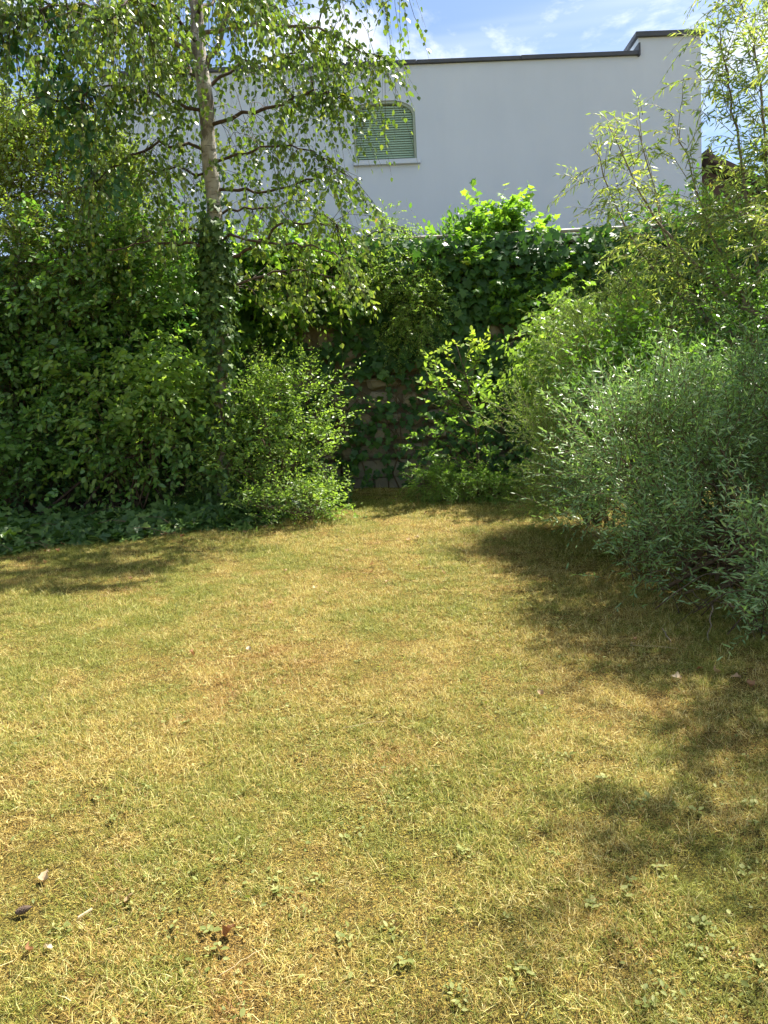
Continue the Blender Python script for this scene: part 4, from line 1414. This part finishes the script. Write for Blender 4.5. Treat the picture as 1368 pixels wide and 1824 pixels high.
def silver_bush():
    b = np.array([2.75, 5.35, float(gz(2.75, 5.35))])
    blobs = []
    def bl(x, y, h, rx, ry, rz): blobs.append((np.array([x, y, float(gz(x, y)) + h]), (rx, ry, rz)))
    bl(2.6, 5.4, .85, 1.0, 1.0, .55)
    bl(2.1, 5.6, .75, .55, .7, .5)
    bl(1.75, 6.1, .75, .4, .5, .45)
    bl(3.3, 5.2, .9, .9, .9, .6)
    bl(2.35, 4.75, .5, .65, .45, .34)
    bl(2.0, 4.9, .4, .4, .4, .3)
    bl(2.9, 4.5, .62, .7, .4, .36)
    bl(2.05, 4.35, .36, .4, .35, .26)
    bl(2.6, 4.05, .42, .6, .3, .3)
    bl(3.3, 4.1, .6, .6, .4, .4)
    bl(1.72, 5.0, .4, .3, .4, .28)
    bl(1.95, 4.1, .3, .3, .3, .2)
    bl(2.3, 3.9, .4, .35, .3, .25)
    bl(1.75, 5.6, .85, .35, .5, .45)
    bl(1.8, 5.1, .8, .3, .4, .4)
    bl(2.5, 5.9, 1.0, .7, .6, .42)
    bl(3.2, 5.6, 1.15, .8, .7, .5)
    shrub('silver_bush', 'large mounded silvery-green bush with narrow leaves casting shade on the lawn', 'bush', b, blobs, T_LANCE, 'silver', M['silver_leaf'],
          120, 4600, 13, .058, .3, cr=.095, shoots=.2, droop=.1, up=.5, hang=.05, updir=.75, stem=.016, rin=.5, stems=70, stemr=.35, spread=.75, single=0)


silver_bush()


def dead_twigs():
    b = G(1330, 1150)
    root = empty('dead_branches', b, 'tangle of bare grey-brown twigs under the silvery bush', 'branches')
    mb = MB()
    for i in range(60):
        p0 = np.array([b[0] + rng.normal() * .3 + .25, b[1] + rng.uniform(.1, .7), 0]); p0[2] = gz(p0[0], p0[1]) + rng.uniform(0, .25)
        p1 = p0 + np.array([rng.normal() * .4, rng.normal() * .25 - .1, rng.uniform(-.05, .3)]); p1[2] = max(p1[2], gz(p1[0], p1[1]) + .01)
        mb.tube(curve(p0, p1, 7, .15, .04), np.linspace(.004, .0015, 7), 5)
    mb.build('twigs', M['twig_dark'], root, True, tuple(b))['kind'] = 'stuff'
    for (a, c) in (((1268, 1075), (1262, 1165)), ((1368, 1140), (1300, 1080)), ((1345, 1175), (1380, 1150)), ((1180, 1120), (1195, 1150))):
        p0, p1 = W(*a, 4.15), W(*c, 4.0)
        for p in (p0, p1): p[2] = max(p[2], gz(p[0], p[1]) + .006)
        MB().tube(curve(p0, p1, 7, .03, .02), np.linspace(.005, .003, 7), 5).build('branch', M['bark'], root, True, tuple(b))


dead_twigs()


def willow():
    b = np.array([4.55, 6.6, float(gz(4.55, 6.6))])
    root = empty('willow_tree', b, 'tall willow with slender arching shoots and narrow pale leaves', 'tree')
    fork = b + np.array([-.05, 0, 1.5])
    MB().tube(curve(b - [0, 0, .1], fork, 8, 0, .015), np.linspace(.17, .11, 8), 10, .1).build('trunk', M['bark'], root, True, tuple(b))
    limbs = [
        [(1332, 560, 6.9), (1240, 478, 7.2), (1150, 370, 7.4), (1085, 225, 7.5)],
        [(1300, 600, 7.0), (1232, 545, 7.2), (1130, 440, 7.4), (1050, 250, 7.5)],
        [(1290, 610, 7.1), (1235, 545, 7.3), (1190, 450, 7.4), (1135, 215, 7.5)],
        [(1330, 560, 7.0), (1260, 400, 7.3), (1205, 225, 7.4)],
        [(1360, 540, 7.2), (1330, 350, 7.4), (1300, 170, 7.5), (1280, 60, 7.5)],
        [(1380, 540, 7.2), (1370, 300, 7.4), (1345, 100, 7.4), (1310, -30, 7.4)],
        [(1420, 540, 7.4), (1420, 250, 7.8), (1390, 20, 7.9), (1350, -120, 7.8)],
        [(1280, 640, 7.0), (1220, 590, 7.2), (1150, 560, 7.4), (1110, 500, 7.4)],
        [(1420, 500, 6.8), (1400, 420, 6.9), (1330, 380, 7.0), (1260, 400, 7.1)],
        [(1450, 400, 6.5), (1470, 200, 6.3), (1440, 0, 6.2)],
    ]
    L3 = []
    for pts in limbs:
        L3.append(np.array([fork] + [W(*q) for q in pts]))
    # crown out of view; lawn-side limbs added where their shade dapples the grass
    for e in ((4.2, 3.6, 5.2), (5.4, 4.6, 5.4), (6.2, 6.0, 5.4), (5.8, 7.8, 5.6), (4.9, 7.0, 6.8), (3.6, 3.5, 4.0), (4.4, 3.2, 4.6), (3.0, 3.6, 4.4), (2.9, 3.2, 4.6), (3.0, 4.9, 3.9), (3.3, 4.5, 3.9), (3.25, 5.8, 5.4), (3.5, 5.5, 5.2), (3.6, 4.6, 4.6), (3.1, 4.3, 4.2), (3.4, 4.0, 4.3), (3.3, 5.2, 4.6), (3.1, 5.4, 5.0), (3.45, 6.0, 5.6), (2.7, 3.85, 4.4), (2.45, 3.5, 4.6), (2.8, 3.5, 4.2), (3.3, 2.9, 4.9), (3.9, 2.6, 5.0), (3.1, 3.3, 3.9)):
        e = np.array(e); m_ = fork * .5 + e * .5 + np.array([0, 0, .5])
        L3.append(np.array([fork, m_, e]))
    S_, D_, LL = [], [], []
    for j, P in enumerate(L3):
        ss = np.linspace(0, len(P) - 1, 5 * len(P))
        cv = np.stack([np.interp(ss, np.arange(len(P)), P[:, i]) for i in range(3)], -1)
        k_ = np.array([.25, .5, .25])
        for _ in range(2):
            for i in range(3): cv[1:-1, i] = cv[:-2, i] * .25 + cv[1:-1, i] * .5 + cv[2:, i] * .25
        cv[1:] += rng.normal(size=(len(cv) - 1, 3)) * .012
        MB().tube(cv, np.linspace(.026, .004, len(cv)), 6).build('limb', M['bark'], root, True, tuple(b))
        m = (62 if j in (4, 5, 6) else 32) if j < 10 else (52 if 3.9 < P[-1, 1] < 5.9 and P[-1, 0] < 3.7 else 36 if P[-1, 1] < 5.9 else 20)
        f = rng.uniform(.34, 1.0, m) * (len(cv) - 1)
        st = np.stack([np.interp(f, np.arange(len(cv)), cv[:, i]) for i in range(3)], -1)
        ld = nrm(cv[-1] - cv[len(cv) // 2])
        S_.append(st + rng.normal(size=(m, 3)) * .03); D_.append(nrm(ld * .6 + rng.normal(size=(m, 3)) * .55 + np.array([0, 0, .3]))); LL.append(rng.uniform(.3, .75, m))
    A, Tn, L = np.concatenate(S_), np.concatenate(D_), np.concatenate(LL)
    arr, C = sprays(A, Tn, L, 16, .092, droop=.35, spread=.6, up=.3, hang=.4, t0=.08, jit=.3, petiole=.004)
    # secondary shoots
    A2 = C[:, 1] + rng.normal(size=A.shape) * .02
    arr2, C2 = sprays(A2, nrm(Tn + rng.normal(size=A.shape) * .7), L * .6, 10, .08, droop=.4, spread=.6, up=.3, hang=.4, t0=.1, jit=.3)
    put_leaves(root, b, T_LANCE, 'willow', cat([arr, arr2]), M['willow_leaf'], 200, 'crown')
    tw = link('twigs', twigs_mesh('twigs', np.concatenate([C, C2]), .004, b), root, M['twig_green']); tw['kind'] = 'stuff'


willow()


# ================================================================== LAWN
def tuft_mesh(nb, spread, hmean, wid, seed):
    r = np.random.default_rng(seed)
    n = nb
    rad = spread * np.sqrt(r.random(n)); th = r.uniform(0, 6.28, n)
    cl = r.random(14)
    x, y = rad * np.cos(th), rad * np.sin(th)
    cq = spread * np.sqrt(r.random(14))[:, None] * np.stack([np.cos(np.arange(14) * 2.4), np.sin(np.arange(14) * 2.4)], -1)
    ci = np.argmin((x[:, None] - cq[None, :, 0]) ** 2 + (y[:, None] - cq[None, :, 1]) ** 2, 1)
    x = x + (cq[ci, 0] - x) * .3; y = y + (cq[ci, 1] - y) * .3
    h = np.clip(r.gamma(4.5, hmean / 4.5, n), .006, .07)
    w = wid * r.uniform(.6, 1.35, n)
    az = r.uniform(0, 6.28, n)
    lean = np.clip(r.normal(1.0, .36, n), .1, 1.5)
    d = np.stack([np.cos(az) * np.sin(lean), np.sin(az) * np.sin(lean), np.cos(lean)], -1)
    s = nrm(np.stack([-np.sin(az), np.cos(az), r.normal(size=n) * .5], -1))
    b = np.stack([x, y, np.full(n, -.004)], -1)
    mid = b + d * (h * .55)[:, None]
    tip = mid + nrm(d + r.normal(size=(n, 3)) * .4 + np.array([0, 0, -.35])) * (h * .5)[:, None]
    tip[:, 2] = np.maximum(tip[:, 2], .002)
    wv = w[:, None]
    V = np.stack([b - s * wv, b + s * wv, mid - s * wv * .8, mid + s * wv * .8, tip], 1).reshape(-1, 3)
    F = (np.array([[0, 1, 3], [0, 3, 2], [2, 3, 4]])[None] + (np.arange(n) * 5)[:, None, None]).reshape(-1, 3)
    rr = np.clip(cl[ci] * .5 + r.random(n) * .5, 0, 1)
    me = raw_mesh('grass_tuft', V, F, np.repeat(rr, 5), False)
    me.materials.append(M['grass'])
    return me


def grass():
    tufts = bpy.data.collections.new('grass_tufts')
    NV = 14
    for i in range(NV):
        hm = [.016, .02, .024, .03][i % 4]
        tufts.objects.link(bpy.data.objects.new('grass_tuft_%02d' % i, tuft_mesh(230, .09, hm, .00085, 100 + i)))
    y0, y1 = 1.2, WALL_Y - .12
    P = []
    for a in np.arange(y0, y1, .1):
        hw = .60 * (a + .1) + .9
        rho = 385 * min(1, 3.2 / a) ** .9
        n = int(rho * .1 * 2 * hw)
        P.append(np.stack([rng.uniform(-hw, hw, n), rng.uniform(a, a + .1, n)], -1))
    P = np.concatenate(P)
    x, y = P[:, 0], P[:, 1]
    inb = (x < BEDP[-1, 0]) & (y > np.interp(x, BEDP[:, 0], BEDP[:, 1]) + .03)
    thin = vnoise(P, 2.2, 21) + .8 * vnoise(P, 9.0, 22)
    keep = ~inb & (rng.random(len(P)) < np.clip(.98 + .42 * thin, .45, 1)) & (y < y1)
    x, y, thin = x[keep], y[keep], thin[keep]
    n = len(x)
    V = np.stack([x, y, gz(x, y)], -1)
    me = bpy.data.meshes.new('grass')
    me.vertices.add(n); me.vertices.foreach_set('co', np.ascontiguousarray(V, np.float32).ravel())
    moss = np.clip(1 - (np.interp(x, BEDP[:, 0], BEDP[:, 1]) - y) / 1.5, 0, 1) * (x < BEDP[-1, 0] + .1) * np.clip(.8 + .4 * vnoise(np.stack([x, y], -1), 2, 8), 0, 1)
    far = np.clip((y - 2.5) / 7, 0, 1)
    sc = rng.uniform(.75, 1.25, n) * (1 + .35 * far) * np.clip(1 + .2 * thin, .6, 1.4)
    for nm, typ, val in (('moss', 'FLOAT', moss + rng.normal(size=n) * .65), ('tscale', 'FLOAT', sc), ('turn', 'FLOAT', rng.uniform(0, 6.28, n))):
        at = me.attributes.new(nm, typ, 'POINT'); at.data.foreach_set('value', np.ascontiguousarray(val, np.float32))
    at = me.attributes.new('kind_index', 'INT', 'POINT'); at.data.foreach_set('value', rng.integers(0, NV, n).astype(np.int32))
    me.materials.append(M['grass'])
    o = link('grass', me)
    tag(o, 'short sun-parched straw and green grass of the lawn', 'grass', kind='stuff')
    g = bpy.data.node_groups.new('grass_scatter', 'GeometryNodeTree')
    g.interface.new_socket('Geometry', in_out='INPUT', socket_type='NodeSocketGeometry')
    g.interface.new_socket('Geometry', in_out='OUTPUT', socket_type='NodeSocketGeometry')
    gi, go = g.nodes.new('NodeGroupInput'), g.nodes.new('NodeGroupOutput')
    ci = g.nodes.new('GeometryNodeCollectionInfo'); ci.inputs['Collection'].default_value = tufts
    ci.inputs['Separate Children'].default_value = True; ci.inputs['Reset Children'].default_value = True
    ip = g.nodes.new('GeometryNodeInstanceOnPoints'); ip.inputs['Pick Instance'].default_value = True

    def named(nm, typ):
        q = g.nodes.new('GeometryNodeInputNamedAttribute'); q.data_type = typ; q.inputs['Name'].default_value = nm
        return q.outputs['Attribute']
    cx = g.nodes.new('ShaderNodeCombineXYZ'); g.links.new(named('turn', 'FLOAT'), cx.inputs['Z'])
    g.links.new(gi.outputs[0], ip.inputs['Points']); g.links.new(ci.outputs[0], ip.inputs['Instance'])
    g.links.new(named('kind_index', 'INT'), ip.inputs['Instance Index'])
    g.links.new(cx.outputs[0], ip.inputs['Rotation'])
    g.links.new(named('tscale', 'FLOAT'), ip.inputs['Scale'])
    g.links.new(ip.outputs[0], go.inputs[0])
    md = o.modifiers.new('scatter', 'NODES'); md.node_group = g
    print('tufts', n)


grass()


def low_weeds():
    """clover and small broad leaves among the grass"""
    n = 42000
    d = 1.6 + 8.2 * rng.random(n) ** 1.6
    x = rng.uniform(-1, 1, n) * (.6 * d + .4)
    P = np.stack([x, d], -1)
    v = vnoise(P, 2.3, 31) + .5 * vnoise(P, 6.0, 32) + .35 * np.clip(x / 1.2, -1, 1)
    inb = (x < BEDP[-1, 0]) & (d > np.interp(x, BEDP[:, 0], BEDP[:, 1]) - .02)
    keep = (v > rng.normal(size=n) * .45 + .62) & ~inb
    x, d = x[keep], d[keep]
    n = len(x)
    Pp = np.stack([x, d, gz(x, d) + rng.uniform(.006, .024, n)], -1)
    D = nrm(rng.normal(size=(n, 3)) * np.array([1, 1, .25]))
    Nn = nrm(np.array([0, 0, 1.0]) + rng.normal(size=(n, 3)) * .35)
    S = .008 + .017 * rng.random(n) ** 2
    me = leaves_mesh('low_weeds', T_OVAL, Pp, D, Nn, S, rng.random(n), (0, 0, 0))
    o = link('low_weeds', me, None, M['weed_leaf'])
    tag(o, 'clover and small broad-leaved weeds mixed into the lawn', 'weeds', kind='stuff')


low_weeds()


def weed_rosettes():
    protos = []
    for i in range(6):
        n = random.randint(7, 12)
        az = np.linspace(0, 2 * math.pi, n, endpoint=False) + rng.normal(size=n) * .25
        ln = rng.uniform(.018, .042, n)
        D = nrm(np.stack([np.cos(az), np.sin(az), rng.uniform(.05, .9, n)], -1))
        Nn = nrm(np.stack([-.3 * np.cos(az), -.3 * np.sin(az), np.ones(n)], -1))
        P = np.stack([.006 * np.cos(az), .006 * np.sin(az), np.full(n, .01)], -1)
        protos.append((leaves_mesh('rosette_leaf', T_OVAL, P[:1], D[:1], Nn[:1], ln[:1], rng.random(1), (0, 0, 0)),
                       [(float(az[k]), float(ln[k]), float(D[k, 2])) for k in range(n)]))
    leaf_me = []
    for i in range(8):
        V0, F0 = T_OVAL
        me = raw_mesh('rosette_leaf', V0 * np.array([random.uniform(.8, 1.3), 1, random.uniform(.2, 2)]), F0, np.full(len(V0), (i + .5) / 8), True)
        me.materials.append(M['weed_leaf']); leaf_me.append(me)
    spots = [(500, 1590), (495, 1575), (520, 1600), (540, 1625), (545, 1000), (285, 1235), (640, 1300), (1080, 1390), (1150, 1430), (1010, 1350), (975, 1360),
             (830, 1520), (1110, 1600), (1190, 1570), (1330, 1560), (720, 1720), (905, 1645), (1060, 1620), (700, 1440), (205, 1465), (60, 1400), (120, 1660),
             (700, 1660), (1250, 1700), (1180, 1780), (940, 1745), (560, 1310), (430, 1420), (860, 1300), (330, 1290), (250, 1130), (780, 1140), (640, 1180), (1240, 1450), (1340, 1440)]
    while len(spots) < 64:
        spots.append((random.uniform(0, 1368), random.uniform(1080, 1810)))
    for px, py in spots:
        g = G(px, py)
        root = empty('weed', (g[0], g[1], g[2] - .002), 'small green broad-leaved weed rosette growing flat in the lawn', 'weed', 'weed rosettes in the lawn')
        root.rotation_euler = (0, 0, random.uniform(0, 6.28))
        sc = random.uniform(.4, .75)
        for az, ln, dz in random.choice(protos)[1]:
            o = bpy.data.objects.new('leaf', random.choice(leaf_me))
            dirv = Vector((math.cos(az), math.sin(az), dz)).normalized()
            nv = Vector((-.3 * math.cos(az), -.3 * math.sin(az), 1))
            xv = dirv.cross(nv).normalized(); zv = xv.cross(dirv)
            m = Matrix((xv, dirv, zv)).transposed().to_4x4()
            o.matrix_world = Matrix.Translation((random.uniform(-.02, .02), random.uniform(-.02, .02), random.uniform(.006, .022))) @ m @ Matrix.Scale(ln * sc, 4)
            COL.objects.link(o); o.parent = root


weed_rosettes()


# ---------------------------------------------------------------- things lying on the lawn
def dry_leaf(px, py, size, rnd, label, group=None, T=T_DRY):
    g = G(px, py)
    V0, F0 = T
    V = V0 * np.array([random.uniform(.8, 1.2), 1, random.uniform(.6, 1.6)])
    V = V - np.array([0, .5, V[:, 2].min()])
    me = raw_mesh('fallen_leaf', V * size * .82, F0, np.full(len(V), rnd), True)
    o = link('fallen_leaf', me, None, M['dry_leaf'], (g[0], g[1], g[2] + .008))
    o.rotation_euler = (random.uniform(-.45, .45), random.uniform(-.45, .45), random.uniform(0, 6.28))
    tag(o, label, 'leaf', group)
    return o


dry_leaf(83, 1570, .05, .85, 'pale straw-coloured curled dead leaf beyond the pine cone')
dry_leaf(233, 1606, .05, .7, 'folded tan dead leaf beside the pale wood splinter')
dry_leaf(412, 1672, .06, .15, 'large rust-red curled dead leaf lying in the open lawn')
dry_leaf(85, 1698, .04, 1.0, 'small whitish leaf scrap on the grass below the pine cone')
dry_leaf(47, 1703, .04, .3, 'small reddish leaf scrap on the grass below the pine cone')
dry_leaf(1207, 1214, .06, .9, 'cream dead leaf standing out in the shade of the silvery bush')
dry_leaf(1313, 1212, .055, .6, 'tan dead leaf at the shaded edge under the silvery bush')
dry_leaf(1335, 1224, .06, .35, 'brown dead leaf at the shaded edge under the silvery bush')
dry_leaf(443, 1160, .05, 1.0, 'whitish scrap of leaf in the middle of the lawn')
GL = 'dead leaves scattered on the lawn'
LB = 'small tan dead leaf scattered on the open lawn'
for px, py in [(730, 965), (742, 962), (640, 905), (660, 1010), (690, 1040), (505, 1020), (585, 1060), (700, 890), (762, 917), (792, 1025), (660, 1022), (620, 985), (1130, 1142), (1128, 1152), (1245, 1195), (1275, 1202),
               (235, 1035), (255, 1022), (80, 1005), (280, 1040), (560, 1050), (405, 955), (480, 1080), (340, 1170), (900, 965), (960, 1240), (745, 1010), (830, 985)]:
    dry_leaf(px + random.uniform(-3, 3), py, random.uniform(.035, .06), random.uniform(.3, .95), LB, GL)
LB2 = 'brown dead leaf lying along the foot of the ground ivy'
for i in range(26):
    x = random.uniform(30, 610)
    y = np.interp(x, [b[0] for b in BED], [b[1] for b in BED]) + random.uniform(-2, 14)
    dry_leaf(x, float(y), random.uniform(.04, .07), random.uniform(.05, .9), LB2, 'dead leaves along the ivy')


def pine_cone():
    g = G(42, 1632)
    root = empty('pine_cone', (g[0], g[1], g[2] + .02), 'small dark open pine cone lying on the dry grass', 'pine cone')
    root.rotation_euler = (R(12), R(74), R(20))
    MB().tube([(0, 0, -.022), (0, 0, -.008), (0, 0, .01), (0, 0, .024)], [.004, .009, .008, .002], 8).build('core', M['cone'], root, True)
    # one scale, copied round the cone
    m = MB()
    m.v = [(0, -.0035, 0), (0, .0035, 0), (.011, -.0055, .002), (.011, .0055, .002), (.0145, 0, .005), (.006, 0, -.002), (.012, 0, -.001)]
    m.f = [(0, 2, 3, 1), (2, 4, 3), (0, 1, 5), (5, 1, 3, 6), (0, 5, 6, 2), (6, 3, 4), (2, 6, 4)]
    me = m.mesh('scale'); me.materials.append(M['cone'])
    k = 0
    for lv in range(9):
        z = -.02 + lv * .005
        s = [.7, .95, 1.05, 1.05, 1.0, .9, .75, .6, .4][lv]
        for j in range(8):
            o = bpy.data.objects.new('scale', me)
            o.location = (0, 0, z); o.scale = (s, s, 1)
            o.rotation_euler = (0, -.35 - .05 * lv, 2 * math.pi * (j + .5 * (lv % 2)) / 8)
            COL.objects.link(o); o.parent = root


pine_cone()
g = G(152, 1638)
mb = MB()
mb.v = [(-.03, -.004, 0), (.028, -.006, .001), (.034, .003, .001), (-.026, .005, 0), (-.029, -.003, .004), (.027, -.004, .005), (.031, .002, .005), (-.025, .004, .004)]
mb.f = [(0, 3, 2, 1), (4, 5, 6, 7), (0, 1, 5, 4), (1, 2, 6, 5), (2, 3, 7, 6), (3, 0, 4, 7)]
o = mb.build('wood_splinter', M['chip'])
o.location = (g[0], g[1], g[2] + .018); o.rotation_euler = (.1, -.1, R(48)); o.scale = (.75, .7, 1)
tag(o, 'pale flat splinter of wood lying on the dry grass', 'splinter')
for px, py, L, a, lb in ((650, 1300, .2, 12, 'thin pale dry stalk lying across the sunlit grass'), (430, 1730, .13, 40, 'thin pale dry stalk lying near the rust-red leaf'), (1165, 1160, .25, -30, 'thin pale dry stalk lying in the shade by the silvery bush')):
    g = G(px, py)
    m2 = MB(); pts = curve((-L / 2, 0, 0), (L / 2, 0, .006), 7, .02, .012)
    o = m2.tube(pts, np.linspace(.0011, .0007, 7), 5).build('dry_stalk', M['chip'], None, True)
    o.location = (g[0], g[1], g[2] + .022); o.rotation_euler = (0, 0, R(a))
    tag(o, lb, 'stalk')

tris = sum(len(m_.polygons) * (m_.users > 0) for m_ in bpy.data.meshes)
print('faces', tris, 'objects', len(bpy.data.objects))
